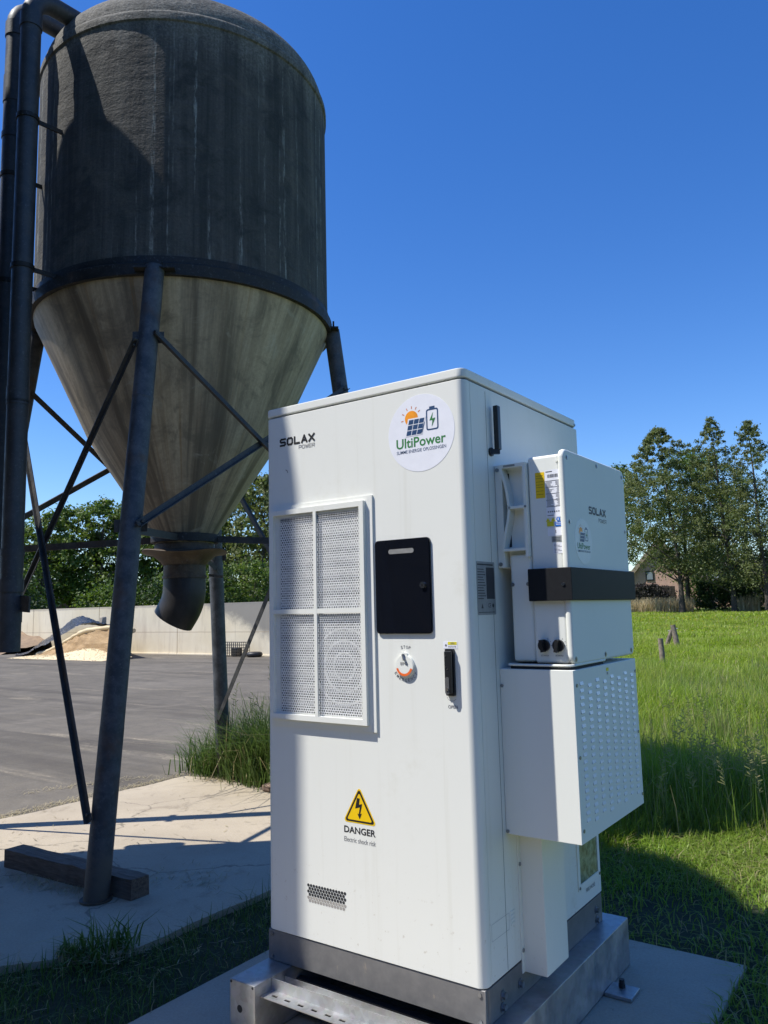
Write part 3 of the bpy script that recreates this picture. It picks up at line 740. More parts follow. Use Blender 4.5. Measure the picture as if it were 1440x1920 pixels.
# emergency stop cover
es = MB(); es.cyl((-.272, 1.317), .039, F0, 0, .0085, 40); es.cyl((-.272, 1.317), .0365, F0, .0085, .0105, 40); es.cyl((-.272, 1.352), .013, F0, 0, .0095, 20)
eso = es.build('emergency_stop', M['white2'], cab, 30)
arc = MB()
for k in range(16):
    a0 = math.radians(195 + 150 * k / 16); a1 = math.radians(195 + 150 * (k + 1) / 16)
    arc.flat([(-.272 + r * math.cos(a), 1.317 + r * math.sin(a)) for r, a in ((.0265, a0), (.035, a0), (.035, a1), (.0265, a1))], F0, .0115)
arc.build('orange_arc', M['orange_ring'], eso, 0)
kn = MB(); kn.bar((-.276, -.012, 1.356), (-.268, -.017, 1.338), .008, .006); kn.cyl((-.274, 1.354), .006, F0, .0095, .014, 10); kn.build('key_tab', M['screw'], eso, 30)
text_mb('EPO', -.287, -.256, 1.321, 1.331, F0, .0118, .01).build('lettering', M['ink_grey'], eso, 0)
def arc_text(word, cx, cz, r, a0, a1, hgt, fn, mb, flip=False, wid=.008):
    n = len(word)
    for i, ch in enumerate(word):
        a = math.radians(a0 + (a1 - a0) * i / (n - 1))
        c = (cx + r * math.cos(a), cz + r * math.sin(a)); rot = a - math.pi / 2 if not flip else a + math.pi / 2
        def f2(u, v, h, c=c, rot=rot): return fn(c[0] + u * math.cos(rot) - v * math.sin(rot), c[1] + u * math.sin(rot) + v * math.cos(rot), h)
        text_mb(ch, -wid / 2 if ch != 'I' else -.001, wid / 2 if ch != 'I' else .001, -hgt / 2, hgt / 2, f2, .0006, .012, mb)
    return mb
mb = MB(); arc_text('STOP', -.272, 1.317, .066, 103, 74, .011, F0, mb); arc_text('EMERGENCY', -.272, 1.317, .05, 212, 328, .011, F0, mb, True, .0085)
text_mb('OPEN', -.103, -.065, 1.179, 1.19, F0, .0006, .012, mb)
mb.build('lettering', M['ink_grey'], cab, 0)
# door handle
dh = MB(); dh.prism(rrect(-.104, -.07, 1.222, 1.378, .004), F0, 0, .01); dh.rbox(-.101, -.073, -.023, -.0095, 1.23, 1.372, .004, 2)
dho = dh.build('door_handle', M['black'], cab, 30)
MB().prism(rrect(-.098, -.082, 1.228, 1.285, .007), F0, .0231, .0255).build('handle_escutcheon', simple('grey handle inset', (.1, .1, .1), .4), dho, 30)
s_ = MB(); s_.cyl((-.09, 1.245), .006, F0, .0255, .028, 12); s_.cyl((-.095, 1.355), .003, F0, .0231, .0245, 8); s_.cyl((-.093, 1.318), .003, F0, .0231, .0245, 8); s_.cyl((-.088, 1.312), .003, F0, .0231, .0245, 8)
s_.build('handle_lock', M['chrome'], dho, 30)
hk = MB()
for k in range(10):
    a0 = math.radians(200 + 120 * k / 10); a1 = math.radians(200 + 120 * (k + 1) / 10)
    hk.flat([(-.087 + r * math.cos(a), 1.225 + r * math.sin(a)) for r, a in ((.0205, a0), (.0215, a0), (.0215, a1), (.0205, a1))], F0, .0006)
hk.build('handle_arc_print', M['ink_grey'], cab, 0)
hs = MB(); hs.prism(rrect(-.114, -.058, 1.379, 1.403, .002), F0, 0, .0007); hso = hs.build('handle_sticker', M['sticker'], cab, 30)
MB().flat([(-.096, 1.392), (-.061, 1.392), (-.061, 1.402), (-.096, 1.402)], F0, .0011).build('yellow_strip', M['yellow2'], hso, 0)
m_ = MB(); m_.disc((-.104, 1.39), .004, F0, .0011, 12); text_mb('ROTATE', -.094, -.064, 1.383, 1.388, F0, .0011, .01, m_); text_mb('OPEN', -.086, -.07, 1.394, 1.400, F0, .0014, .01, m_); m_.build('lettering', M['ink_grey'], hso, 0)
# warning triangle
def tri_round(cx, z0, hw, ht, r):
    P = [(cx - hw, z0), (cx + hw, z0), (cx, z0 + ht)]; out = []
    for i in range(3):
        p = Vector(P[i]); a = (Vector(P[i - 1]) - p).normalized(); b = (Vector(P[(i + 1) % 3]) - p).normalized()
        bis = (a + b).normalized(); half = a.angle(b) / 2; c = p + bis * (r / math.sin(half))
        s0 = c + (-(b)).normalized() * 0
        t0 = p + a * (r / math.tan(half)); t1 = p + b * (r / math.tan(half))
        a0 = math.atan2(t0.y - c.y, t0.x - c.x); a1 = math.atan2(t1.y - c.y, t1.x - c.x)
        while a1 < a0: a1 += 2 * math.pi
        for k in range(5):
            an = a0 + (a1 - a0) * k / 4; out.append((c.x + r * math.cos(an), c.y + r * math.sin(an)))
    return out
wt = MB(); wt.prism(tri_round(-.49, .752, .076, .13, .009), F0, 0, .0006); wto = wt.build('warning_triangle', M['yellow'], cab, 0)
MB().flat(tri_round(-.49, .756, .0685, .118, .007), F0, .001).build('triangle_border', M['ink'], wto, 0)
MB().flat(tri_round(-.49, .7625, .0565, .097, .004), F0, .0014).build('triangle_field', M['yellow'], wto, 0)
bo = MB(); bx, bz = -.491, .775
bo.flat([(bx + .004, bz + .065), (bx - .009, bz + .066), (bx - .017, bz + .031), (bx - .001, bz + .037)], F0, .0018)
bo.flat([(bx - .014, bz + .04), (bx - .0175, bz + .0285), (bx + .012, bz + .037), (bx + .014, bz + .047)], F0, .0019)
bo.flat([(bx + .004, bz + .036), (bx + .012, bz + .037), (bx + .004, bz + .008), (bx - .002, bz + .01)], F0, .002)
bo.flat([(bx + .002, bz - .007), (bx + .012, bz + .014), (bx + .001, bz + .009), (bx - .008, bz + .012)], F0, .0021)
bo.build('lightning_bolt', M['ink'], wto, 0)
text_mb('DANGER', -.562, -.42, .714, .738, F0, .0006, .022).build('lettering', M['ink'], cab, 0)
text_mb('Electric shock risk', -.562, -.42, .683, .7, F0, .0006, .0).build('lettering', M['ink_grey'], cab, 0)
# brand word on the door
mb = MB(); stroke_word('SOLAX', -.867, -.679, 2.189, 2.2225, .0078, F0, .0006, mb); mb.build('lettering', M['ink'], cab, 0)
mb = MB(); stroke_word('POWER', -.764, -.680, 2.1665, 2.1815, .0018, F0, .0006, mb); mb.build('lettering', M['ink_grey'], cab, 0)
mb = MB(); strokes([[(-.835, 2.09), (-.828, 2.086), (-.825, 2.078)]], .003, F0, .0006, mb); mb.build('scratch', M['ink_grey'], cab, 0)
# round logo sticker (u,v in diameters)
def logo(c, d, fn, parent, sy=1.0, vinyl=None):
    def g(u, v, h=0.0): return fn(c[0] + u * d, c[1] + v * d * sy, h)
    s = MB(); s.prism([(.5 * math.cos(2 * math.pi * k / 48), .5 * math.sin(2 * math.pi * k / 48)) for k in range(48)], g, 0, .0007)
    so = s.build('logo_sticker', vinyl or M['sticker'], parent, 30)
    sun_ = MB(); sun_.disc((-.133, .205), .1, g, .0011, 28)
    sun_.build('logo_sun', M['ink_orange'], so, 0)
    ry = MB()
    for a in (60, 88, 118, 152, 188, 34):
        a = math.radians(a); ry.flat([(-.133 + r * math.cos(a) + w * -math.sin(a), .205 + r * math.sin(a) + w * math.cos(a)) for r, w in ((.125, -.006), (.16, -.006), (.16, .006), (.125, .006))], g, .0011)
    ry.build('logo_rays', M['ink_rust'], so, 0)
    A, B, C, D = (-.17, .19), (.072, .19), (.02, -.02), (-.222, -.02)
    def q(u, v): return (D[0] + (C[0] - D[0]) * u + (A[0] - D[0]) * v, D[1] + (A[1] - D[1]) * v)
    wh = MB(); wh.flat([q(-.04, -.03), q(1.03, -.03), q(1.05, 1.06), q(-.07, 1.06)], g, .0014); wh.build('logo_panel_back', vinyl or M['sticker'], so, 0)
    pn = MB()
    for i in range(3):
        for j in range(3):
            u0, u1, v0, v1 = i / 3 + .02, (i + 1) / 3 - .02, j / 3 + .025, (j + 1) / 3 - .025
            pn.flat([q(u0, v0), q(u1, v0), q(u1, v1), q(u0, v1)], g, .0017)
    pn.flat([(.018, 0), (.028, 0), (.068, .13), (.06, .13)], g, .0017)
    o = rrect(.09, .27, .01, .285, .03); i_ = rrect(.108, .252, .028, .267, .018); n = len(o)
    pn.add([g(*p, .0011) for p in o] + [g(*p, .0011) for p in i_], [(k, (k + 1) % n, n + (k + 1) % n, n + k) for k in range(n)])
    pn.flat([(.14, .287), (.22, .287), (.22, .315), (.14, .315)], g, .0011)
    pn.build('logo_panel', M['ink_navy'], so, 0)
    bl = MB(); bl.flat([(.195, .24), (.137, .135), (.175, .135)], g, .0011); bl.flat([(.177, .152), (.177, .13), (.215, .13), (.225, .162)], g, .0013); bl.flat([(.17, .05), (.226, .162), (.188, .155)], g, .0015)
    bl.build('logo_bolt', M['ink_green'], so, 0)
    text_mb('UltiPower', -.375, .37, -.175, -.045, g, .0011, .017).build('lettering', M['ink_green'], so, 0)
    text_mb('SLIMME ENERGIE OPLOSSINGEN', -.372, .37, -.243, -.2, g, .0011, .004).build('lettering', M['ink_navy'], so, 0)
    return so
logo((-.181, 2.146), .283, F0, cab)
# hexagonal vent near the door foot; hole shade and sunlit depth are coloured in
hv = MB(); hb = MB(); nx = 14; pit = .0134
for j in range(6):
    for i in range(nx if j % 2 == 0 else nx - 1):
        x = -.738 + i * pit + (pit / 2 if j % 2 else 0); z = .499 - j * .0108
        (hv if j < 4 else hb).prism([(x + .0059 * math.cos(k * math.pi / 5), z + .0056 * math.sin(k * math.pi / 5)) for k in range(10)], F0, -.001, .0007)
hv.build('vent_holes', M['dark'], cab, 0, kind='stuff')
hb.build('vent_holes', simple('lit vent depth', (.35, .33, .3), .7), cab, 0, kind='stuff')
# right flank details
S0 = P_side(0)
MB().box(.0002, .0008, .1595, .1605, .31, 2.3).build('side_seam', M['seam'], cab, 0)
an = MB(); an.rbox(.014, .034, .188, .213, 2.085, 2.25, .004, 2); an.bar((0, .175, 2.078), (.03, .2, 2.078), .018, .014); an.cyl((.185, 2.078), .016, S0, 0, .008, 14); an.build('antenna', M['black'], cab, 40)
rl = MB(); rl.prism(rrect(.045, .178, 1.49, 1.675, .004), S0, 0, .0008); rlo = rl.build('rating_plate', M['label_silver'], cab, 0)
t_ = MB(); t_.flat([(.112, 1.545), (.172, 1.545), (.172, 1.655), (.112, 1.655)], S0, .0012)
for k in range(12):
    z = 1.545 + k * .0092; t_.flat([(.05, z), (.05 + .04 + .016 * ((k * 7) % 4) / 3, z), (.05 + .04 + .016 * ((k * 7) % 4) / 3, z + .0028), (.05, z + .0028)], S0, .0012)
t_.flat([(.05, 1.662), (.165, 1.662), (.165, 1.667), (.05, 1.667)], S0, .0012)
text_mb('CE', .12, .14, 1.515, 1.53, S0, .0012, .01, t_); t_.disc((.157, 1.522), .007, S0, .0012, 12); t_.flat([(.07, 1.513), (.085, 1.513), (.0775, 1.53)], S0, .0012)
t_.flat([(.05, 1.498), (.17, 1.498), (.17, 1.5), (.05, 1.5)], S0, .0012)
t_.build('plate_print', M['label_text'], rlo, 0)
o_ = rrect(.055, .183, .433, .486, .003); i_ = rrect(.0562, .1818, .4342, .4848, .002); n = len(o_)
mb = MB(); mb.add([S0(*p, .0008) for p in o_] + [S0(*p, .0008) for p in i_], [(k, (k + 1) % n, n + (k + 1) % n, n + k) for k in range(n)]); mb.build('label_outline', M['label_silver'], cab, 0)
mb = MB()
for k in range(4): mb.prism(rrect(.195, .225, .438 + k * .013, .446 + k * .013, .003), S0, -.001, .002)
mb.build('pressed_louvres', M['white'], cab, 30, kind='stuff')
# cable duct below the cover box
dc = MB(); dc.rbox(.0005, .086, .283, .47, .26, .742, .004, 2); dco = dc.build('cable_duct', M['white2'], cab, 40)
MB().box(.0003, .0035, .262, .283, .262, .742).build('duct_flange', M['white2'], dco, 0)
for z in (.62, .335): MB().cyl((.272, z), .007, S0, .0035, .0065, 10).build('screw', M['screw'], dco, 30)
# fire hose window
fw = frame_mb(.79, 1.03, .375, .70, .022, 0, .004, S0).build('hose_window', M['white2'], cab, 0)
MB().flat([(.805, .39), (1.015, .39), (1.015, .69), (.805, .69)], S0, .0015).build('pane', M['window'], fw, 0)
for y_, z_ in ((.801, .386), (1.019, .386), (.801, .689), (1.019, .689)): MB().cyl((y_, z_), .006, S0, .004, .007, 10).build('screw', M['screw'], fw, 30)
text_mb('FIRE HOSE', .872, .972, .349, .364, S0, .0006, .012).build('lettering', M['ink_grey'], cab, 0)
# rear top corner bolt of the body
MB().cyl((1.02, 2.33), .006, S0, 0, .004, 10).build('screw', M['screw'], cab, 30)

# ------------------------------------------------------------------ slotted cover box
cov = thing('slotted_cover_box', 'white metal cover box with rows of small louvre slots below the inverter', 'cover box', (.136, .51, .742))
CX, CY0, CY1, CZ0, CZ1 = .273, .186, .833, .742, 1.3
t = .0016
cb = MB(); cb.rbox(.0008, CX, CY0, CY1, CZ0, CZ1, .0022, 2); cbo = cb.build('shell', M['white2'], cov, 40)
rim = MB(); rim.prism(rrect(.03, .262, .2, .52, .02), P_top(CZ1), 0, .0105); rimo = rim.build('entry_gap_shade', M['dark'], cov, 30)  # dark block standing in for the shaded gap under the rim
pth = rrect(.024, .266, .195, .53, .028); pth = [(u, v, CZ1 + .0145) for u, v in pth]; rr_ = MB(); rr_.tube(pth + [pth[0], pth[1]], .0042, 8, False); rr_.build('entry_rim', M['white2'], cov, 50)
for x_ in (.1, .15, .2):
    gl = MB(); gl.cyl((x_, .215), .011, P_top(CZ1), .0105, .02, 12); gl.build('cable_gland', M['black'], cov, 30)
FC = P_front(CY0); SCV = P_side(CX)
lv = MB(); ld = MB()
for i in range(8):
    for j in range(20):
        y_ = .252 + i * (.777 - .252) / 7; z_ = 1.253 - j * (1.253 - .809) / 19 - (.012 if i % 2 else 0)
        w2_, hh = .0165, .0056
        # pressed hood: its upper face looks at the sky, whose blue is in the paint
        a = SCV(y_ - w2_, z_ + hh, .0003); b = SCV(y_ + w2_, z_ + hh, .0003); c = SCV(y_ + w2_ * .9, z_ - hh, .0032); d = SCV(y_ - w2_ * .9, z_ - hh, .0032)
        e_ = SCV(y_ - w2_ * .9, z_ - hh - .002, .0002); f_ = SCV(y_ + w2_ * .9, z_ - hh - .002, .0002)
        lv.add([a, b, c, d, e_, f_], [(0, 3, 2, 1), (3, 4, 5, 2), (0, 4, 3), (1, 2, 5)])
lv.build('louvres', M['louvre'], cov, 0, kind='stuff')
for y_, z_ in ((.21, 1.249), (.206, 1.015), (.207, .782), (.821, 1.251), (.816, 1.017), (.819, .781)):
    MB().cyl((y_, z_), .006, SCV, 0, .003, 10).build('screw', M['screw'], cov, 30)
for x_, z_ in ((.008, 1.242), (.008, .751)): MB().cyl((x_, z_), .006, FC, 0, .003, 10).build('screw', M['screw'], cov, 30)
ys = MB(); ys.flat([(.497, 1.275), (.523, 1.275), (.523, 1.287), (.497, 1.287)], SCV, .0006); ys.build('yellow_sticker', M['yellow2'], cov, 0)
text_mb('PE', .502, .518, 1.262, 1.270, SCV, .0006, .01).build('lettering', M['ink_grey'], cov, 0)

# ------------------------------------------------------------------ inverter
inv = thing('inverter', 'white wall inverter with a dark band, mounted on the cabinet flank', 'inverter', (.136, .52, 1.318))
IY0, IY1 = .205, .84
# upper body and lower body
ub = MB(); ub.rbox(.128, .25, .216, .83, 1.63, 2.045, .012, 3); ub.build('body', M['white2'], inv, 40)
lb = MB(); lb.rbox(.127, .25, .212, .832, 1.318, 1.64, .012, 3); lb.rbox(.043, .1275, .216, .828, 1.322, 1.70, .012, 3); lb.build('lower_body', M['white2'], inv, 40)
# front cover: rounded slab in the y-z plane
def yz_slab(y0, y1, z0, z1, x0, x1, r, edge):
    mb = MB(); rings = []
    for x, ins in ((x0, edge), (x0 + edge * .3, edge * .3), (x0 + edge, 0), (x1 - edge, 0), (x1 - edge * .5, edge * .15), (x1 - edge * .15, edge * .5), (x1, edge)):
        rings.append([(x, u, v) for u, v in rrect(y0 + ins, y1 - ins, z0 + ins, z1 - ins, max(r - ins, .001), 6)])
    k = len(rings[0]); fs = []
    for i in range(len(rings) - 1):
        for j in range(k):
            j2 = (j + 1) % k; fs.append((i * k + j, i * k + j2, (i + 1) * k + j2, (i + 1) * k + j))
    fs += [tuple(range(k))[::-1], tuple(range((len(rings) - 1) * k, len(rings) * k))]
    mb.add([p for rg in rings for p in rg], fs); return mb
fc = yz_slab(IY0, IY1, 1.316, 2.06, .246, .27, .03, .009).build('front_cover', M['white2'], inv, 50)
bd = MB(); bd.rbox(.124, .284, .187, .857, 1.533, 1.645, .003, 2); bdo = bd.build('dark_band', M['band'], inv, 40)
MB().cyl((.254, 1.588), .006, P_front(.187), 0, .003, 12).build('screw', M['chrome'], bdo, 30)
SI = P_side(.27)
for y_, z_ in ((.236, 2.03), (.526, 2.038), (.81, 2.03), (.232, 1.803), (.815, 1.806), (.226, 1.335), (.51, 1.335), (.80, 1.335)):
    s_ = MB(); s_.cyl((y_, z_), .009, SI, 0, .0012, 14); s_.cyl((y_, z_), .0055, SI, .0012, .003, 6); s_.build('screw', M['screw'], inv, 30)
mb = MB(); stroke_word('SOLAX', .421, .595, 1.847, 1.8755, .0066, SI, .0006, mb); mb.build('lettering', M['ink'], inv, 0)
mb = MB(); stroke_word('POWER', .515, .598, 1.822, 1.837, .0018, SI, .0006, mb); mb.build('lettering', M['ink_grey'], inv, 0)
logo((.352, 1.742), .163, SI, inv, vinyl=simple('clear satin vinyl', (.8, .8, .76), .5, 0, .02))
# labels on the flank that faces the camera
FI = P_front(.216)
yl = MB(); yl.flat([(.157, 1.893), (.192, 1.893), (.192, 1.985), (.157, 1.985)], FI, .0006); ylo = yl.build('yellow_label', M['yellow'], inv, 0)
mb = MB()
for z in (1.972, 1.963, 1.951, 1.94, 1.931, 1.918, 1.906): mb.flat([(.16, z), (.187, z), (.187, z + .001), (.16, z + .001)], FI, .001)
mb.build('label_print', M['ink'], ylo, 0)
wl = MB(); wl.flat([(.194, 1.822), (.2475, 1.822), (.2475, 1.99), (.194, 1.99)], FI, .0006); wlo = wl.build('rating_label', M['sticker'], inv, 0)
mb = MB(); r2 = random.Random(3)
xx = .203
while xx < .24:
    w = r2.uniform(.0007, .0022); mb.flat([(xx, 1.962), (xx + w, 1.962), (xx + w, 1.974), (xx, 1.974)], FI, .001); xx += w + r2.uniform(.0008, .002)
z = 1.95; k = 0
while z > 1.856:
    if k % 6 == 0: mb.flat([(.195, z), (.2465, z), (.2465, z + .0018), (.195, z + .0018)], FI, .001)
    else:
        w = r2.uniform(.01, .028); mb.flat([(.197, z), (.197 + w, z), (.197 + w, z + .0013), (.197, z + .0013)], FI, .001)
        w = r2.uniform(.006, .014); mb.flat([(.245 - w, z), (.245, z), (.245, z + .0013), (.245 - w, z + .0013)], FI, .001)
    z -= .0038; k += 1
for k in range(6): mb.disc((.201 + k * .0078, 1.842), .0025, FI, .001, 8)
mb.flat([(.197, 1.828), (.22, 1.828), (.22, 1.83), (.197, 1.83)], FI, .001)
mb.flat([(.197, 1.982), (.222, 1.982), (.222, 1.985), (.197, 1.985)], FI, .001)
mb.build('label_print', M['label_text'], wlo, 0)
wr = MB()
for x_ in (.199, .218): wr.flat([(x_ - .009, 1.808), (x_ + .007, 1.808), (x_ - .001, 1.822 - .001)], FI, .0012)
wr.flat([(.194, 1.791), (.219, 1.791), (.219, 1.807), (.194, 1.807)], FI, .0012); wr.build('warning_stickers', M['yellow2'], inv, 0)
bs = MB(); bs.disc((.236, 1.814), .0075, FI, .0012, 18); bs.flat([(.2235, 1.789), (.2485, 1.789), (.2485, 1.805), (.2235, 1.805)], FI, .0012); bs.build('blue_stickers', M['ink_blue'], inv, 0)
mb = MB(); mb.flat([(.2345, 1.81), (.2375, 1.81), (.2375, 1.819), (.2345, 1.819)], FI, .0016)
for z in (1.8, 1.795): mb.flat([(.227, z), (.245, z), (.245, z + .0016), (.227, z + .0016)], FI, .0016)
mb.build('sticker_print', M['sticker'], inv, 0)
ws = MB(); ws.flat([(.195, 1.757), (.2485, 1.757), (.2485, 1.786), (.195, 1.786)], FI, .0006); ws.build('white_sticker', M['sticker'], inv, 0)
ws = MB(); ws.flat([(.208, 1.735), (.2485, 1.735), (.2485, 1.755), (.208, 1.755)], FI, .0006); ws.build('grey_sticker', M['label_silver'], inv, 0)
ws = MB(); ws.flat([(.213, 1.695), (.2485, 1.695), (.2485, 1.733), (.213, 1.733)], FI, .0006); ws.build('white_sticker', M['sticker'], inv, 0)
mb = MB(); mb.flat([(.224, 1.766), (.2262, 1.766), (.2262, 1.777), (.224, 1.777)], FI, .001)
for k in range(7): mb.flat([(.216, 1.699 + k * .0047), (.23 + .014 * ((k * 5) % 3) / 2, 1.699 + k * .0047), (.23 + .014 * ((k * 5) % 3) / 2, 1.7002 + k * .0047), (.216, 1.7002 + k * .0047)], FI, .001)
for k in range(3): mb.flat([(.211, 1.739 + k * .005), (.24, 1.739 + k * .005), (.24, 1.7402 + k * .005), (.211, 1.7402 + k * .005)], FI, .001)
mb.build('sticker_print', M['label_text'], inv, 0)
# rotary isolators
FL = P_front(.212)
for x_, ang in ((.164, 8), (.217, -8)):
    k_ = MB(); k_.cyl((x_, 1.381), .0205, FL, 0, .011, 24); a = math.radians(90 + ang)
    dx, dz = math.cos(a), math.sin(a)
    k_.bar((x_ - dx * .022, .212 - .02, 1.381 - dz * .022), (x_ + dx * .02, .212 - .02, 1.381 + dz * .02), .011, .022, (dz, 0, -dx))
    ko = k_.build('rotary_switch', M['black'], inv, 30)
    m_ = MB(); text_mb('DC SWITCH', x_ - .014, x_ + .014, 1.344, 1.349, FL, .0006, .01, m_)
    for t_a in (60, 30, 0):
        a = math.radians(t_a); m_.flat([(x_ + r * math.cos(a) + w * -math.sin(a), 1.381 + r * math.sin(a) + w * math.cos(a)) for r, w in ((.024, -.0007), (.028, -.0007), (.028, .0007), (.024, .0007))], FL, .0006)
    m_.build('lettering', M['ink_grey'], ko, 0)
for x_ in (.052, .112): MB().cyl((x_, 1.594), .007, P_front(.216), 0, .004, 12).build('screw', M['screw'], inv, 30)
MB().cyl((.24, 2.02), .005, FI, 0, .002, 12).build('screw', M['white2'], inv, 30)
# mounting bracket with the curved carry handle
bk = MB(); bk.rbox(.0008, .03, .209, .83, 1.655, 2.03, .003, 2); bko = bk.build('mounting_bracket', M['white2'], inv, 40)
MB().rbox(.03, .128, .24, .82, 1.66, 2.028, .006, 2).build('heat_sink_cover', M['white2'], bko, 40)
FB = P_front(.209)
for z in (2.012, 1.668): MB().cyl((.012, z), .007, FB, 0, .004, 12).build('screw', M['screw'], bko, 30)
hd = MB()
ya, yb = .198, .24
hd.box(.028, .126, ya, yb, 2.014, 2.027); hd.box(.116, .127, ya, yb, 1.69, 2.014); hd.box(.056, .116, ya, yb, 1.864, 1.873); hd.box(.026, .116, ya, yb, 1.713, 1.722)
arc_pts = [(.03, 2.014), (.037, 1.985), (.045, 1.958), (.052, 1.92), (.057, 1.878), (.0565, 1.85), (.051, 1.82), (.043, 1.79), (.035, 1.755), (.027, 1.722)]
for (x0, z0), (x1, z1) in zip(arc_pts[:-1], arc_pts[1:]):
    w = .0045
    hd.add([(x0 - w, ya, z0), (x0 + w, ya, z0), (x1 + w, ya, z1), (x1 - w, ya, z1), (x0 - w, yb, z0), (x0 + w, yb, z0), (x1 + w, yb, z1), (x1 - w, yb, z1)], [(0, 3, 2, 1), (0, 4, 7, 3), (1, 2, 6, 5)])
hd.build('carry_handle', M['white2'], bko, 30)
MB().prism(rrect(.042, .088, 2.017, 2.0245, .002), P_front(ya), 0, .0006).build('handle_slot', M['slot_grey'], bko, 0)
for z0, z1 in ((1.94, 2.0), (1.86, 1.885), (1.73, 1.81)):
    MB().prism(rrect(.0305, .044 if z0 != 1.86 else .041, z0, z1, .002), P_front(.24), 0, .0008).build('bracket_slot_shade', M['dark'], bko, 0)  # flat dark patches in place of the shaded openings by the handle
MB().cyl((.122, 1.868), .004, P_front(ya), 0, .003, 10).build('screw', M['screw'], bko, 30)

# ------------------------------------------------------------------ steel base frame
bf = thing('steel_base_frame', 'galvanised steel base frame bolted to the pad under the cabinet', 'base frame', (-.44, .46, 0))
def channel(x0, x1, y0, y1, z0, z1, name, t=.006):
    mb = MB(); mb.rbox(x0, x1, y0, y1, z0, z1, .005, 2); return mb.build(name, M['galv'], bf, 40)
bl_ = channel(-.958, -.832, -.19, 1.123, .004, .1905, 'beam'); br_ = channel(-.046, .08, -.19, 1.123, .004, .1905, 'beam')
cb_ = channel(-.83, -.048, 1.0, 1.12, .004, .1905, 'beam')
FBm = P_front(-.19)
MB().cyl((-.906, .098), .013, FBm, -.001, .0006, 18).build('bolt_hole', M['dark'], bl_, 0)
for x, z in ((-.95, .182), (-.842, .182)): MB().cyl((x, z), .005, FBm, -.001, .0006, 12).build('bolt_hole', M['dark'], bl_, 0)
for yb0, zt in ((-.1, .188), (-.032, .17)):
    ca = MB(); ca.box(-.83, -.048, yb0 - .003, yb0, zt - .042, zt)
    y0, y1 = yb0 - .062, yb0 - .003; zf = zt - .04
    # flange with real slots
    xs = -.83; cuts = []; x = -.8
    while x < -.08: cuts.append((x, x + .026)); x += .062
    ya_, yb_ = y0 + .022, y0 + .034
    ca.box(-.83, -.048, y0, ya_, zf - .003, zf); ca.box(-.83, -.048, yb_, y1, zf - .003, zf)
    prev = -.83
    for a, b in cuts: ca.box(prev, a, ya_, yb_, zf - .003, zf); prev = b
    ca.box(prev, -.048, ya_, yb_, zf - .003, zf)
    ca.build('slotted_angle', M['galv'], bf, 0)
fd = MB(); fd.box(-.83, -.048, .03, .06, .02, .14); fd.build('cross_member', M['dark'], bf, 0)
def foot(x0, x1, y0, y1, bx, by):
    f = MB(); f.rbox(x0, x1, y0, y1, .0015, .0165, .002, 1); fo = f.build('foot_plate', M['galv'], bf, 40)
    a = MB(); a.cyl((bx, by), .014, P_top(.0165), 0, .012, 6); a.cyl((bx, by), .011, P_top(.0165), .012, .03, 14); a.build('anchor_bolt', M['black'], fo, 30)
foot(.081, .188, .80, .905, .127, .875); foot(.081, .188, .05, .155, .127, .1); foot(-1.066, -.959, .80, .905, -1.02, .85)

# ------------------------------------------------------------------ timber behind the silo leg
tb = thing('timber_sleeper', 'dark weathered timber sleeper lying behind the front silo leg', 'timber', (-2.9, .48, DZ))
a = Vector((-3.52, .44, DZ + .052)); b = Vector((-2.36, .49, DZ + .052))
d = (b - a).normalized(); s_ = Vector((-d.y, d.x, 0)); mb = MB(); n = 14
ring = lambda p, jit: [p + s_ * (u * .06 + jit()) + Vector((0, 0, v * .053 + jit())) for u, v in ((-1, -.98), (1, -.98), (1, 1), (-1, 1))]
vs = []
for i in range(n + 1): vs += ring(a + (b - a) * i / n, lambda: rnd.uniform(-.0035, .0035))
fs = [(i * 4 + k, i * 4 + (k + 1) % 4, i * 4 + 4 + (k + 1) % 4, i * 4 + 4 + k) for i in range(n) for k in range(4)] + [(3, 2, 1, 0), (n * 4, n * 4 + 1, n * 4 + 2, n * 4 + 3)]
mb.add(vs, fs); mb.build('beam', M['wood'], tb, 40)
# brick lump at the slab corner
bk_ = MB(); bk_.rbox(-3.56, -3.38, 2.64, 2.74, DZ, DZ + .06, .02, 3); o = bk_.build('brick', simple('pale worn brick', (.26, .18, .13), .9, 0, .25, 20, .4), None, 40)
tag(o, 'worn pinkish brick lying by the tall grass at the slab corner', 'brick')

# ------------------------------------------------------------------ barn behind the photographer, added to block sky light
brn = thing('barn_blocker', 'added long dark clad barn behind the camera, mirrored low in the black display panel', 'barn_blocker', (-2, -15, 0))
def barn_blocker():
    clad = simple('dark green cladding', (.03, .04, .035), .6, 0, .2, 3); rf = simple('fibre cement roof', (.16, .15, .14), .9, 0, .2, 2)
    x0, x1, y0, y1 = -16, 22, -21, -10.5
    b = MB(); b.box(x0, x1, y0, y1, 0, 4.6); b.add([(x0, y0, 4.6), (x0, y1, 4.6), (x0, (y0 + y1) / 2, 7.6), (x1, y0, 4.6), (x1, y1, 4.6), (x1, (y0 + y1) / 2, 7.6)], [(0, 1, 2), (3, 5, 4)])
    b.build('wall', clad, brn, 0)
    for s in (-1, 1):
        yo = y0 - .5 if s < 0 else y1 + .5
        r_ = MB(); r_.prism([(yo, 4.35), ((y0 + y1) / 2, 7.62), ((y0 + y1) / 2, 7.8), (yo, 4.5)], lambda u, v, h: (h, u, v), x0 - .4, x1 + .4); r_.build('roof', rf, brn, 0)
    d = MB(); d.box(-3, 2.4, y1, y1 + .08, 0, 4.1); d.build('sliding_door', simple('grey barn door', (.1, .11, .11), .6), brn, 0)
barn_blocker()

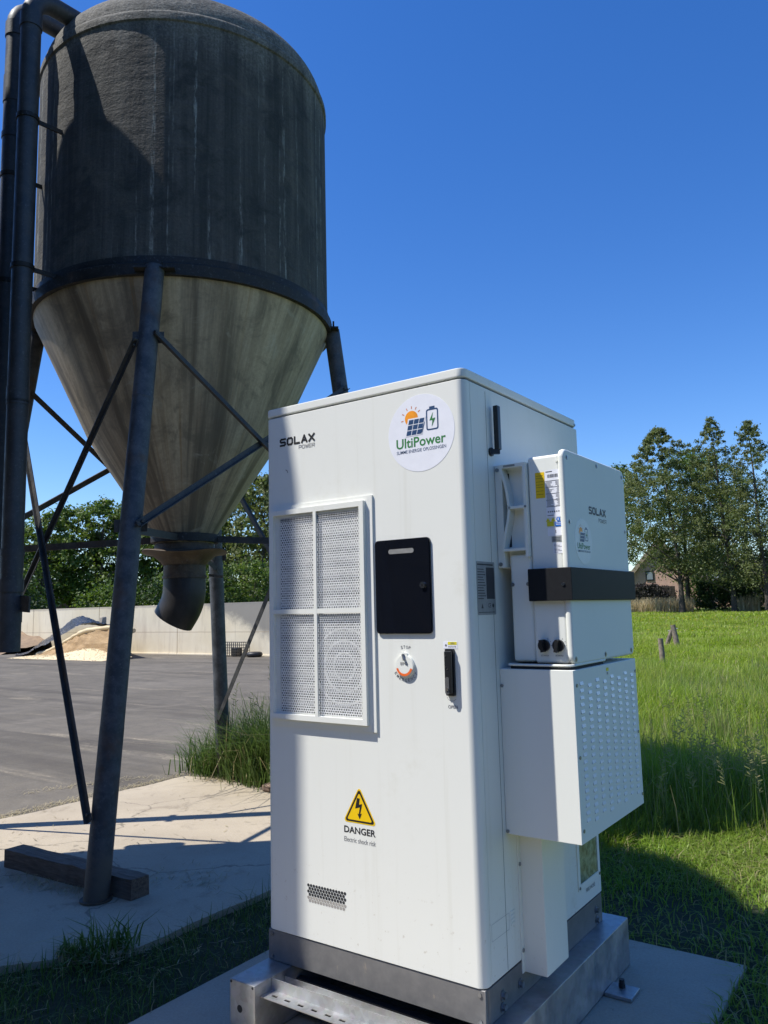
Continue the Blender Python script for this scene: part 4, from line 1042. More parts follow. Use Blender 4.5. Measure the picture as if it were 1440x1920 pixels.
# ------------------------------------------------------------------ retaining wall in precast elements
wl_ = thing('retaining_wall', 'long pale concrete retaining wall across the back of the yard', 'wall', (-30, 17.9, 0))
xj = [-72.8 + 4.99 * i for i in range(13)]
for x0, x1 in zip(xj[:-1], xj[1:]):
    p_ = MB(); p_.rbox(x0 + .012, x1 - .012, 17.9, 18.05, -.1, 1.9, .012, 2); p_.rbox(x0 + .012, x1 - .012, 17.86, 17.9, -.1, .05, .01, 1)
    p_.build('wall_panel', M['wall'], wl_, 40)
MB().box(xj[0], xj[-1], 17.94, 18.03, 0, 1.88).build('joint_filler', M['seam'], wl_, 0)

# silage heap
def heap():
    root = thing('silage_heap', 'tan cut silage heap under black plastic in front of the wall', 'silage heap', (-25.5, 16.5, 0))
    yf, yb = 15.2, 17.8
    prof = [(-28.6, .02), (-27.9, .14), (-27.06, .37), (-26.4, .62), (-25.84, .82), (-25.16, .98), (-24.2, 1.06), (-23.38, 1.1), (-22.75, 1.08), (-22.4, .95)]
    mb = MB(); r = random.Random(5); n = len(prof)
    fine = []
    for i in range(n - 1):
        for k in range(6):
            t = k / 6; fine.append((prof[i][0] * (1 - t) + prof[i + 1][0] * t, prof[i][1] * (1 - t) + prof[i + 1][1] * t))
    fine.append(prof[-1]); m = len(fine); rows = []
    for z in np.linspace(0, 1, 7):
        rows.append([(x, yf + .05 + .28 * (z ** 2) + r.uniform(-.05, .05), h * z) for x, h in fine])
    for j in range(6):
        vs = rows[j] + rows[j + 1]; mb.add(vs, [(i, i + 1, m + i + 1, m + i) for i in range(m - 1)])
    mb.add([(-22.4, yf + .05, 0), (-26.6, yb, 0), (-26.6, yb, .9), (-22.7, yf + .33, .95)], [(0, 1, 2, 3)])
    mb.build('cut_face', M['silage'], root, -60)
    # pale lip under the plastic
    lip = MB(); path = [(x, yf + .33 + r.uniform(-.04, .04), h + .03) for x, h in fine[::2]]; lip.tube(path, [r.uniform(.05, .1) for _ in path], 8); lip.build('pale_edge', M['crumb'], root, 60)
    tp = MB(); ny = 14; vs = []; mm = 64
    for jj in range(ny):
        t = jj / (ny - 1)
        for i in range(mm):
            u = i / (mm - 1); x = -29.6 + 6.9 * u
            h = np.interp(x + .75, [q[0] for q in prof], [q[1] for q in prof])
            rise = .42 * math.exp(-((x + 25.4) / 1.1) ** 2) * math.sin(math.pi * min(1, .18 + t * .7))
            hh = h + .05 + rise + .05 * math.sin(9 * u + 5 * t) + r.uniform(-.02, .02)
            if x < -28.4: hh *= max(0, (x + 29.6) / 1.2)
            vs.append((x + r.uniform(-.02, .02) - 3.9 * t, yf + .3 - .25 * max(0, 1 - u * 2.4) + (yb - yf - .4) * t + r.uniform(-.05, .05), max(.03, hh)))
    tp.add(vs, [(a * mm + i, a * mm + i + 1, (a + 1) * mm + i + 1, (a + 1) * mm + i) for a in range(ny - 1) for i in range(mm - 1)])
    tpo = tp.build('plastic_sheet', M['tarp'], root, 70)
    m = len(fine)
    # loose crumbs at the foot: many small clods
    cr = MB()
    for i in range(4200):
        x = r.uniform(-28, -22.4); y = yf - abs(r.gauss(0, .42)) + .1; hz = max(0, (.3 * math.exp(-((x + 24.6) / 1.5) ** 2) + .06) * (1 - (yf - y) / 1.2))
        s = r.uniform(.01, .034); z = r.uniform(0, hz) if hz > 0 else 0
        vs = [(x + r.uniform(-s, s), y + r.uniform(-s, s), z + s), (x - s, y - s, z - .02), (x + s, y - s * r.uniform(.3, 1), z - .02), (x + s * .7, y + s, z - .02), (x - s, y + s, z - .02)]
        cr.add(vs, [(0, 1, 2), (0, 2, 3), (0, 3, 4), (0, 4, 1)])
    b_ = []
    cr2 = MB(); nx = 40
    for j, (dy, k) in enumerate(((0.15, 1.0), (-.3, .75), (-.75, .3), (-1.1, 0))):
        for i in range(nx + 1):
            x = -28.2 + 6.0 * i / nx; b_.append((x, yf + dy + r.uniform(-.04, .04), (.3 * math.exp(-((x + 24.6) / 1.5) ** 2) + .05) * k + .005))
    cr2.add(b_, [(j * (nx + 1) + i, (j + 1) * (nx + 1) + i, (j + 1) * (nx + 1) + i + 1, j * (nx + 1) + i + 1) for j in range(3) for i in range(nx)])
    cr.add(cr2.v, cr2.f)
    cr.build('loose_feed', M['crumb'], root, 0, kind='stuff')
    mb = MB()
    mb.rbox(-25.0, -24.8, 15.9, 16.1, 1.15, 1.5, .03, 1); mb.build('weight_block', M['pad'], root, 40)
heap()
# earth mound left of the heap
mb = MB(); r = random.Random(9); vs = []; nx, ny = 26, 8
for j in range(ny + 1):
    for i in range(nx + 1):
        x = -44 + 12.6 * i / nx; t = j / ny; y = 15.6 + 2.3 * t
        h = 1.05 * math.sin(math.pi * min(1, (i + .5) / nx * .9)) ** .6 * (.25 + .75 * t) * (0 if j == 0 else 1)
        vs.append((x, y, max(.0, h + r.uniform(-.07, .07) * (j > 0)) + .004))
mb.add(vs, [(j * (nx + 1) + i, j * (nx + 1) + i + 1, (j + 1) * (nx + 1) + i + 1, (j + 1) * (nx + 1) + i) for j in range(ny) for i in range(nx)])
tag(mb.build('earth_mound', M['dirt'], smooth=-70), 'brown earth mound left of the plastic sheet by the wall', 'earth mound')
# wire crate and tyre at the foot of the wall
cg = thing('wire_crate', 'grey wire crate standing at the foot of the wall', 'crate', (-19.28, 17.3, 0))
def crate():
    x0, x1, y0, y1, h = -19.85, -18.75, 17.15, 17.65, .5
    mb = MB()
    for k in range(12):
        x = x0 + (x1 - x0) * k / 11
        mb.bar((x, y0, 0.01), (x, y0, h), .012, .012); mb.bar((x, y1, .01), (x, y1, h), .012, .012)
    for k in range(6):
        z = .02 + (h - .02) * k / 5
        mb.bar((x0, y0, z), (x1, y0, z), .014, .014); mb.bar((x0, y1, z), (x1, y1, z), .014, .014); mb.bar((x0, y0, z), (x0, y1, z), .014, .014); mb.bar((x1, y0, z), (x1, y1, z), .014, .014)
    mb.build('wire_frame', M['brace'], cg, 0)
    q = MB(); q.rbox(-19.25, -19.0, 17.25, 17.55, .02, .32, .02, 1); q.build('bucket', M['black'], cg, 40)
crate()
ty = MB(); P = [(-18.32 + .2 * math.cos(a), 17.45 + .2 * math.sin(a), .09) for a in np.linspace(0, 2 * math.pi, 25)]; ty.tube(P, .085, 10, False)
tag(ty.build('tyre', M['rubber'], None, 60), 'small black tyre lying right of the wire crate', 'tyre')

# ------------------------------------------------------------------ vegetation
def mesh_np(name, V, Fq, mat, parent=None):
    """V (n,3), Fq (m,k) all faces same size"""
    me = bpy.data.meshes.new(name); n, k = Fq.shape
    me.vertices.add(len(V)); me.vertices.foreach_set('co', np.asarray(V, np.float32).ravel())
    me.loops.add(n * k); me.loops.foreach_set('vertex_index', Fq.astype(np.int32).ravel())
    me.polygons.add(n); me.polygons.foreach_set('loop_start', np.arange(0, n * k, k, dtype=np.int32))
    me.update(calc_edges=True); me.materials.append(mat)
    o = bpy.data.objects.new(name, me); COL.objects.link(o)
    if parent: o.parent = parent
    return o
def blades(P, H, Wd, lean, rng, curl=.5):
    """two-segment blades as a quad plus a degenerate-tip quad"""
    n = len(P); az = rng.uniform(0, 2 * np.pi, n); face = az + np.pi / 2 + rng.normal(0, .5, n)
    d = np.stack([np.cos(az), np.sin(az), np.zeros(n)], 1); s = np.stack([np.cos(face), np.sin(face), np.zeros(n)], 1)
    up = np.array([0, 0, 1.0])
    ln = np.abs(rng.normal(lean, lean * .6, n))[:, None]; H = H[:, None]; Wd = Wd[:, None]
    m = P + up * H * .55 + d * H * ln * .3
    t = P + up * H * (1 - .35 * np.minimum(ln, 1) ** 2) + d * H * ln * (.75 + curl * .5)
    V = np.stack([P - s * Wd / 2, P + s * Wd / 2, m + s * Wd * .42, m - s * Wd * .42, t + s * Wd * .06, t - s * Wd * .06], 1).reshape(-1, 3)
    b = np.arange(n)[:, None] * 6
    F = np.concatenate([b + np.array([0, 1, 2, 3]), b + np.array([3, 2, 4, 5])], 0)
    return V, F
def join(parts):
    Vs, Fs, o = [], [], 0
    for V, F in parts: Vs.append(V); Fs.append(F + o); o += len(V)
    return np.concatenate(Vs), np.concatenate(Fs)
rng = np.random.default_rng(11)
gz = np.vectorize(ground_z)
def in_pad(x, y): return (x < .49) & (x > -1.35) & (y < 1.38)

# short lawn beside the pad
def lawn():
    parts = []
    # right and behind the pad
    n = 130000; x = rng.uniform(-1.3, 3.0, n); y = rng.uniform(-.4, 4.6, n); k = ~((x < .475) & (y < 1.365)) & ~((x > 1.6) & (y < .6)) & (x * .663 - y * .749 > -2.55)
    x, y = x[k], y[k]
    thin = rng.uniform(0, 1, len(x)) < .55 + .45 * np.sin(x * 3.1 + 1.3) * np.sin(y * 2.7)
    x, y = x[thin], y[thin]
    h = rng.uniform(.03, .085, len(x)) * (1 + .6 * np.clip((y - 1.6) / 1.2, 0, 1)); parts.append(blades(np.stack([x, y, np.full(len(x), -.03)], 1), h, rng.uniform(.004, .0075, len(x)), 1.0, rng))
    V, F = join(parts); o = mesh_np('lawn_grass', V, F, M['lawn']); tag(o, None, None, None, 'stuff')
lawn()
# dark strip between the two slabs
def strip():
    n = 34000; x = rng.uniform(-2.6, -1.33, n); y = rng.uniform(-1.8, 3.2, n)
    e = np.where(y > .05, -1.83, np.where(y > -.4, -1.86 - (.05 - y) * .8, -2.3))
    k = (x > e - .01) & (x < -1.33); x, y = x[k], y[k]
    dens = .5 + .5 * np.sin(x * 6 + y * 3.3) * np.sin(y * 4.1 + .7); k = rng.uniform(0, 1, len(x)) < .25 + .75 * dens; x, y = x[k], y[k]
    h = rng.uniform(.025, .09, len(x)) * (.6 + .8 * rng.uniform(0, 1, len(x)) ** 3 * 1.6)
    parts = [blades(np.stack([x, y, np.full(len(x), -.03)], 1), h, rng.uniform(.003, .006, len(x)), .8, rng)]
    # weed rosette on the slab edge
    for cx, cy, m, hh in ((-1.93, -.02, 60, .2), (-2.02, -.12, 120, .1), (-1.9, .02, 30, .16)):
        xx = rng.normal(cx, .05, m); yy = rng.normal(cy, .05, m)
        parts.append(blades(np.stack([xx, yy, np.full(m, .0)], 1), rng.uniform(.4, 1, m) * hh, rng.uniform(.006, .011, m), .9, rng))
    V, F = join(parts); o = mesh_np('strip_grass', V, F, M['tuft']); tag(o, None, None, None, 'stuff')
strip()
# meadow beyond: blades get larger and sparser with distance
def meadow():
    parts = []; seeds = []
    def band(r0, r1, dens, h0, h1, w0, w1, lean, lo_=13, hi_=31):
        # polar sampling in the sector right of the cabinet, seen from the camera
        f = math.degrees(math.atan2(CF.x, CF.y))
        lo, hi = math.radians(f + lo_), math.radians(f + hi_)
        A = (hi - lo) / 2 * (r1 * r1 - r0 * r0); n = int(A * dens)
        th = rng.uniform(lo, hi, n); r = np.sqrt(rng.uniform(r0 * r0, r1 * r1, n))
        x = CAM.x + r * np.sin(th); y = CAM.y + r * np.cos(th)
        k = (x * .663 - y * .749 < -2.42 + .1 * np.sin(x * 5.3 + y * 2)) if r0 < 12 else np.ones(n, bool)
        k &= ~((x < .6) & (y < 1.5)); k &= x > -3.5 - (np.maximum(y, 2.85) - 2.85) * .56
        x, y, r = x[k], y[k], r[k]
        patch = .72 + .45 * np.sin(x * .9 + 1.7 * np.sin(y * .35)) * np.sin(y * .7 + x * .25)
        h = rng.uniform(h0, h1, len(x)) * np.clip(patch + .2, .45, 1.3)
        if r0 < 12: h *= np.clip(.3 + (-2.42 - (x * .663 - y * .749)) * .9, .25, 1)
        parts.append(blades(np.stack([x, y, gz(x, y)], 1), h, rng.uniform(w0, w1, len(x)), lean, rng))
    band(4.6, 9, 5200, .14, .46, .004, .0075, .5)
    band(9, 16, 1900, .18, .48, .006, .011, .65)
    band(16, 30, 620, .18, .42, .012, .024, 1.0)
    band(30, 50, 260, .14, .32, .03, .05, 1.1)
    band(50, 76, 140, .12, .28, .05, .09, 1.1)
    for q in ((5.4, 9, 1500, .14, .46, .005, .009, .5), (9, 16, 650, .18, .48, .008, .014, .65), (16, 30, 210, .18, .42, .016, .03, 1.0), (30, 50, 80, .14, .32, .04, .06, 1.1), (50, 76, 40, .12, .28, .06, .1, 1.1)):
        band(*q, lo_=-4, hi_=13); band(*q, lo_=31, hi_=38)
    tus = []; dead = []
    f = math.degrees(math.atan2(CF.x, CF.y))
    for i in range(230):
        th = math.radians(f + rng.uniform(13, 31)); rr = math.sqrt(rng.uniform(5.2 ** 2, 17 ** 2)); cx, cy = CAM.x + rr * math.sin(th), CAM.y + rr * math.cos(th)
        if cx * .663 - cy * .749 > -2.6: continue
        m = int(rng.uniform(40, 110)); sp = rng.uniform(.06, .16) * (1 + rr / 30); x = rng.normal(cx, sp, m); y = rng.normal(cy, sp, m)
        (tus if i % 6 else dead).append(blades(np.stack([x, y, gz(x, y)], 1), rng.uniform(.22, .52, m), rng.uniform(.003, .006, m) * (1 + rr / 14), .3 if i % 6 else .14, rng, .4))
    V, F = join(tus); o = mesh_np('grass_tussocks', V, F, M['tussock']); tag(o, None, None, None, 'stuff')
    V, F = join(dead); o = mesh_np('dry_grass_stems', V, F, M['seed']); tag(o, None, None, None, 'stuff')
    V, F = join(parts); o = mesh_np('meadow_grass', V, F, M['grass']); tag(o, None, None, None, 'stuff')
    # flowering stalks with feathery heads
    parts = []; heads = []
    spots = [(.2, 3.62, 26), (.36, 3.75, 16), (-.25, 3.3, 6), (-.05, 3.4, 8), (.5, 4.0, 12), (-.5, 4.6, 14), (.2, 5.6, 18), (-.8, 6.2, 18), (.6, 4.8, 16)]
    for cx, cy, m in spots:
        x = rng.normal(cx, .16, m); y = rng.normal(cy, .16, m); h = rng.uniform(.4, .72, m)
        az = rng.uniform(0, 6.28, m); ln = np.abs(rng.normal(.12, .1, m))
        for a, b, hh, z_, l_ in zip(x, y, h, az, ln):
            base = np.array([a, b, ground_z(a, b)]); tip = base + np.array([math.cos(z_) * l_, math.sin(z_) * l_, 1]) * hh
            s = np.array([-.57, -.8, 0]) ; s = np.array([.8, .58, 0]) * .0016
            parts.append((np.array([base - s, base + s, tip + s * .5, tip - s * .5]), np.array([[0, 1, 2, 3]])))
            for q in range(16):
                t = .68 + .34 * q / 16; c = base + (tip - base) * t; sp = .028 * (1.25 - t) * 3.2 * rng.uniform(.4, 1); an = rng.uniform(0, 6.28)
                e = c + np.array([math.cos(an) * sp, math.sin(an) * sp, .012]); w = np.array([0, 0, .0028])
                heads.append((np.array([c - w, e - w * 1.3, e + w * 1.3, c + w]), np.array([[0, 1, 2, 3]])))
    V, F = join(parts + heads); o = mesh_np('flowering_grass_stalks', V, F, M['seed']); tag(o, None, None, None, 'stuff')
    # buttercups in the far meadow
    fl = []
    for px, py, n, sx_, sd in ((1360, 1172, 60, 3.2, 44), (1260, 1172, 40, 3.0, 46), (1320, 1190, 25, 4, 36)):
        c = at(px, py, sd)
        for i in range(n):
            x = rng.normal(c.x, sx_ * .6); y = rng.normal(c.y, sx_ * .6); z = ground_z(x, y) + rng.uniform(.32, .45); s = rng.uniform(.02, .05)
            fl.append((np.array([[x - s, y, z], [x, y - s, z + .02], [x + s, y, z], [x, y + s, z + .02]]), np.array([[0, 1, 2, 3]])))
    V, F = join(fl); o = mesh_np('buttercups', V, F, M['flower']); tag(o, None, None, None, 'stuff')
meadow()
# rank tuft at the slab end around the back leg
def tuft():
    parts = []
    for cx, cy, m, hh, sp in ((-4.45, 3.02, 420, .42, .16), (-4.2, 3.05, 380, .5, .14), (-4.68, 3.05, 260, .3, .14), (-3.95, 3.0, 500, .6, .16), (-3.6, 2.98, 520, .66, .16), (-3.3, 3.1, 600, .7, .2), (-3.75, 2.85, 260, .25, .12), (-2.9, 3.2, 500, .7, .25), (-3.5, 3.5, 600, .7, .25), (-2.3, 3.2, 400, .6, .25), (-4.0, 3.35, 400, .6, .2)):
        x = rng.normal(cx, sp, m); y = rng.normal(cy, sp * .7, m)
        parts.append(blades(np.stack([x, y, np.full(m, -.02)], 1), rng.uniform(.45, 1.1, m) * hh * 1.22, rng.uniform(.006, .012, m), .55, rng, .8))
    V, F = join(parts); o = mesh_np('grass_tuft', V, F, M['tuft']); tag(o, 'rank grass tuft round the back silo leg', None, None, 'stuff')
    parts = []
    for i in range(26):
        a = rng.normal(-3.6, .35); b = rng.normal(3.05, .15); hh = rng.uniform(.65, 1.05)
        base = np.array([a, b, 0]); tip = base + np.array([rng.normal(0, .12), rng.normal(0, .12), hh]); s = np.array([.8, .58, 0]) * .002
        parts.append((np.array([base - s, base + s, tip + s * .5, tip - s * .5]), np.array([[0, 1, 2, 3]])))
        for q in range(14):
            t = .7 + .3 * q / 14; c = base + (tip - base) * t; sp = rng.uniform(.01, .05); an = rng.uniform(0, 6.28)
            e = c + np.array([math.cos(an) * sp, math.sin(an) * sp, .02]); w = np.array([0, 0, .003])
            parts.append((np.array([c - w, e - w * 1.4, e + w * 1.4, c + w]), np.array([[0, 1, 2, 3]])))
    V, F = join(parts); o = mesh_np('flowering_grass_stalks', V, F, M['seed']); tag(o, None, None, None, 'stuff')
tuft()
# straw swept along the slab edge, round the timber and on the yard
def straw():
    def line(n, x0, x1, y0, y1, sp, z): 
        t = rng.uniform(0, 1, n); return np.stack([x0 + (x1 - x0) * t + rng.normal(0, sp, n), y0 + (y1 - y0) * t + rng.normal(0, sp, n), np.full(n, z)], 1)
    P = np.concatenate([line(1500, -4.78, -4.72, .2, 2.8, .05, .006), line(260, -5.4, -4.95, 1.6, 2.6, .06, .006), line(420, -3.35, -2.6, .3, .38, .06, DZ + .004), line(260, -4.4, -4.0, 2.78, 2.82, .07, DZ + .004),
                        line(200, -4.5, -2, .9, 2.3, .5, DZ + .003), line(160, -2.6, -2.2, .75, .9, .1, DZ + .003), line(120, -1.95, -1.85, -.1, .05, .07, .02), line(70, -1.8, -1.45, -.6, 1.6, .12, .0)])
    n = len(P); a = rng.uniform(0, np.pi, n); l = rng.uniform(.012, .06, n); w = rng.uniform(.001, .0025, n)
    d = np.stack([np.cos(a), np.sin(a), np.zeros(n)], 1) * l[:, None]; s = np.stack([-np.sin(a), np.cos(a), np.zeros(n)], 1) * w[:, None]
    tilt = np.zeros((n, 3)); tilt[:, 2] = rng.uniform(0, .012, n)
    V = np.stack([P - d / 2 - s, P - d / 2 + s, P + d / 2 + s + tilt, P + d / 2 - s + tilt], 1).reshape(-1, 3); F = np.arange(n * 4).reshape(-1, 4)
    o = mesh_np('scattered_straw', V, F, M['straw']); tag(o, None, None, None, 'stuff')
straw()

def leaf_cloud(C, Rc, n_per, size, rng, up=.35):
    """C cluster centres, Rc radii -> leaf quads"""
    m = len(C); idx = np.repeat(np.arange(m), n_per); n = len(idx)
    v = rng.normal(0, 1, (n, 3)); v /= np.linalg.norm(v, axis=1)[:, None]; rad = np.minimum(np.abs(rng.normal(.62, .42, n)), 1.9)
    P = C[idx] + v * (Rc[idx] * rad)[:, None] * np.array([1, 1, .75])
    nrm = v * .6 + rng.normal(0, .6, (n, 3)) + np.array([0, 0, up]); nrm /= np.linalg.norm(nrm, axis=1)[:, None]
    a = np.cross(nrm, rng.normal(0, 1, (n, 3))); a /= np.linalg.norm(a, axis=1)[:, None]; b = np.cross(nrm, a)
    s = (size * rng.uniform(.5, 1.2, n))[:, None]
    V = np.stack([P - a * s * .5, P - b * s * .28 + a * s * .05, P + a * s * .5, P + b * s * .28 + a * s * .05], 1).reshape(-1, 3)
    return V, np.arange(n * 4).reshape(-1, 4)
def tree(name, label, cat, base, H, R, cb, tr, lean, leaf, n_c, n_per, size, seed, group=None, shape='oak', clus=.2, twig=True, offs=(0, 0)):
    r = np.random.default_rng(seed); base = Vector(base)
    root = thing(name, label, cat, base, group)
    C = []; 
    while len(C) < n_c:
        t = r.uniform(0, 1); a = r.uniform(0, 2 * np.pi)
        if shape == 'oak': pr = math.sin(math.pi * (.12 + .83 * t)) ** .7
        elif shape == 'airy': pr = ((1 - t) ** .62 * min(1, .5 + t * 3) * (1.35 if r.uniform() < .15 else .9))
        else: pr = min(1, .6 + 1.6 * t) * (1 - max(0, t - .5) / .5) ** .62 * (1.25 if r.uniform() < .12 else 1)
        lob = 1 + .25 * math.sin(3 * a + seed) * math.sin(5 * t + seed * 1.7)
        rad = R * pr * lob * math.sqrt(r.uniform(.12, 1))
        z = cb + (H - cb) * t
        # gaps: drop clusters by a cheap 3D pattern
        g = math.sin(z * 1.9 + seed + 2.2 * math.cos(a)) * math.sin(a * 2.0 + z * .9 + seed * .3)
        if g > .45 and r.uniform() < (.8 if shape == 'airy' else .6): continue
        C.append((lean[0] * t * .8 + rad * math.cos(a), lean[1] * t * .8 + rad * math.sin(a), z))
    C = np.array(C); Rc = R * clus * r.uniform(.6, 1.3, n_c) * (np.clip(1.2 - 1.0 * (C[:, 2] - cb) / (H - cb), .3, 1.2) if shape != 'oak' else np.clip(1.15 - .45 * (C[:, 2] - cb) / (H - cb), .6, 1.2))
    V, F = leaf_cloud(C, Rc, n_per, size, r)
    o = mesh_np('crown', V, F, M[leaf], root)
    tk = MB(); b = base
    top = H * (.93 if shape == 'airy' else .75)
    pth = []; rr = []
    for i in range(9):
        t = i / 8; z = t * top; k = max(0, (z - cb) / (H - cb))
        pth.append((b.x + lean[0] * .8 * k + offs[0] * min(1, z / cb) * 0 + .12 * tr * math.sin(i * 1.3 + seed), b.y + lean[1] * .8 * k + .12 * tr * math.cos(i * 1.9 + seed), b.z - .15 + z)); rr.append(tr * (1 - .85 * t) + (.25 * tr if i == 0 else 0))
    tk.tube(pth, rr, 10); tk.build('trunk', M['bark'], root, 60)
    lm = MB(); pick = r.permutation(n_c)[:int(min(n_c, 34))]
    for i in pick:
        c = Vector(C[i]) + b; zz = max(cb * .75, C[i][2] - np.hypot(C[i][0], C[i][1]) * .7) / top; zz = min(zz, .97); j = min(7, int(zz * 8)); f = zz * 8 - j
        s = Vector(pth[j]).lerp(Vector(pth[j + 1]), f); mid = s.lerp(c, .5) + Vector((0, 0, .04 * H * .3))
        w = max(.02, (rr[j] * (1 - f) + rr[j + 1] * f) * .4); lm.tube([s, mid, c], [w, w * .6, w * .2], 6, False)
    lm.build('limbs', M['bark'], root, 60, kind='stuff')
    return root
def gpoint(px, dist):
    d = at(px, 1140, dist); return (d.x, d.y, ground_z(d.x, d.y))
def ztop(px, py, dist): return at(px, py, dist).z
# row behind the wall, at the left
row = [(-35, 985, 60, 4.2), (22, 985, 62, 4.2), (78, 968, 58, 4.0), (132, 955, 60, 3.8), (190, 944, 58, 4.4), (246, 950, 61, 4.2), (300, 958, 58, 4.0), (350, 955, 62, 4.2), (405, 945, 58, 4.2), (452, 918, 56, 3.9), (495, 895, 52, 3.9), (540, 885, 54, 4.2), (590, 900, 58, 4.4), (650, 905, 60, 4.6)]
lab = ['far left tree of the row, mostly hidden behind the pipes', 'leafy tree just right of the filler pipes behind the wall', 'rounded tree with a low skyline between the pipes and the front leg', 'green tree with a dark trunk showing above the plastic heap',
       'tallest rounded tree left of the front silo leg', 'leafy tree right behind the front silo leg', 'tree behind the black outlet elbow', 'tree behind the silo flange', 'tree behind the back silo leg', 'tall tree right of the cone behind the wall', 'taller lighter tree next to the left edge of the white cabinet', 'tree hidden behind the upper part of the white cabinet', 'tree behind the middle of the white cabinet', 'tree behind the right part of the white cabinet']
for i, (px, py, d, R) in enumerate(row):
    if i in (0, 12, 13): nc, npn = 50, 60
    else: nc, npn = 110, 75
    tree('deciduous_tree', lab[i], 'tree', gpoint(px, d), ztop(px, py, d) + .1, R * .62, 2.6, .22, (0, 0), 'leaf_oak' if i < 9 else 'leaf_alder', nc, npn, .3, 20 + i, 'trees behind the concrete wall', 'oak', .27)
# understorey bushes behind the wall
def bush(name, label, px, d, w, h, leaf, seed, cat='bush', n=40, per=70, size=.22, group=None, z0=0.0):
    r = np.random.default_rng(seed); g = gpoint(px, d); root = thing(name, label, cat, g, group)
    a = r.uniform(0, 6.28, n); q = np.sqrt(r.uniform(0, 1, n)); z = r.uniform(.15, 1, n)
    pr = np.sqrt(np.clip(1 - (z - .4) ** 2 / .5, .1, 1))
    C = np.stack([np.cos(a) * q * w * pr, np.sin(a) * q * w * pr * .7, z0 + z * (h - z0)], 1)
    V, F = leaf_cloud(C, np.full(n, w * .3), per, size, r); mesh_np('foliage', V, F, M[leaf], root)
    st = MB()
    for k in range(5):
        c = Vector(C[k]) + Vector(g); st.tube([(g[0] + r.uniform(-.1, .1), g[1] + r.uniform(-.1, .1), g[2] - .1), c], [.05, .015], 6, False)
    st.build('stems', M['bark'], root, 60)
    return root
bl = ['dark bush behind the wall left of the brace crossing', 'low bush under the trees above the plastic sheet', 'bush between the front leg and the outlet elbow', 'bush below the outlet elbow above the wall', 'bush behind the back leg above the wall', 'bush beside the left cabinet edge above the wall', 'bush behind the cabinet above the wall']
for i, (px, w, h) in enumerate(((20, 2.6, 3.6), (205, 2.2, 3.2), (270, 2.4, 3.6), (335, 2.4, 3.9), (400, 2.4, 4.2), (465, 2.6, 4.4), (540, 3, 4))):
    bush('bush', bl[i], px, 47, w, h, 'leaf_oak' if i % 2 else 'leaf_dark', 70 + i, group='bushes behind the concrete wall', n=46, per=80)

# right-hand trees across the meadow
tree('alder_tree', 'leaning two-toned alder with the fullest crown right of the inverter', 'tree', gpoint(1280, 69), ztop(1232, 806, 69) - .55, 4.5, 3.6, .24, at(1240, 1000, 69) - at(1272, 1000, 69), 'leaf_alder', 640, 70, .2, 41, 'alders across the meadow', 'airy2', .16)
tree('alder_tree', 'second alder trunk just right of the leaning one', 'tree', gpoint(1292, 73), ztop(1300, 848, 73) - .6, 4.1, 3.6, .22, (.3, .2), 'leaf_oak', 260, 60, .21, 42, 'alders across the meadow', 'oak', .25)
tree('alder_tree', 'tall thin alder with sky showing through its pointed top', 'tree', gpoint(1377, 68), ztop(1362, 782, 68) - .6, 3.9, 2.2, .2, at(1352, 1000, 68) - at(1376, 1000, 68), 'leaf_alder', 330, 50, .19, 43, 'alders across the meadow', 'airy', .19)
tree('alder_tree', 'tall sparse alder at the right edge of the photo', 'tree', gpoint(1440, 67), ztop(1432, 786, 67) - .6, 4.0, 1.9, .2, at(1430, 1000, 67) - at(1442, 1000, 67), 'leaf_alder', 330, 50, .19, 44, 'alders across the meadow', 'airy', .19)
tree('alder_tree', 'alder beyond the right edge of the photo', 'tree', gpoint(1525, 69), 13.0, 3.0, 2.4, .2, (.3, 0), 'leaf_alder', 90, 60, .3, 45, 'alders across the meadow', 'oak', .25)
tree('oak_tree', 'dark oak half hidden behind the right edge of the inverter', 'tree', gpoint(1178, 80), ztop(1190, 872, 80) - .7, 2.6, 5.2, .25, (0, 0), 'leaf_oak', 180, 70, .24, 46, 'oaks behind the alders', 'oak', .26)
tree('oak_tree', 'dark oak filling the gap behind the two alder trunks', 'tree', gpoint(1335, 84), ztop(1330, 850, 84) - .7, 4.6, 1.6, .25, (0, 0), 'leaf_oak', 220, 70, .24, 47, 'oaks behind the alders', 'oak', .26)
tree('oak_tree', 'dark oak behind the right edge alders', 'tree', gpoint(1410, 86), ztop(1400, 900, 86) - .7, 4.4, .8, .25, (0, 0), 'leaf_dark', 220, 70, .24, 48, 'oaks behind the alders', 'oak', .26)
for i, (px, d, py, lb) in enumerate(((720, 80, 930, 'oak behind the left half of the cabinet door'), (830, 84, 905, 'oak behind the middle of the cabinet'), (960, 78, 890, 'oak behind the cabinet flank'), (1080, 82, 880, 'oak behind the inverter'))):
    tree('oak_tree', lb, 'tree', gpoint(px, d), ztop(px, py, d) - .6, 4.2, 1.8, .25, (0, 0), 'leaf_oak' if i % 2 else 'leaf_dark', 90, 60, .32, 120 + i, 'oaks behind the alders', 'oak', .28)
tree('copper_beech', 'small purple leaved tree behind the thin alder', 'tree', gpoint(1360, 77), ztop(1355, 985, 77) - .6, 1.9, 1.6, .12, (0, 0), 'leaf_purple', 60, 60, .28, 49, None, 'oak', .28)
bush('bush', 'rounded bright green bush between the alder trunks', 1310, 76, 1.3, 3.0, 'leaf_oak', 81, n=36)
bush('bush', 'lime yellow shrub high behind the green bush', 1318, 90, 2.0, 5.4, 'leaf_lime', 82, n=20, per=40, z0=3.2)
bush('bush', 'dark green bush right of the thin alder', 1400, 72, 2.2, 3.4, 'leaf_dark', 83, n=60)
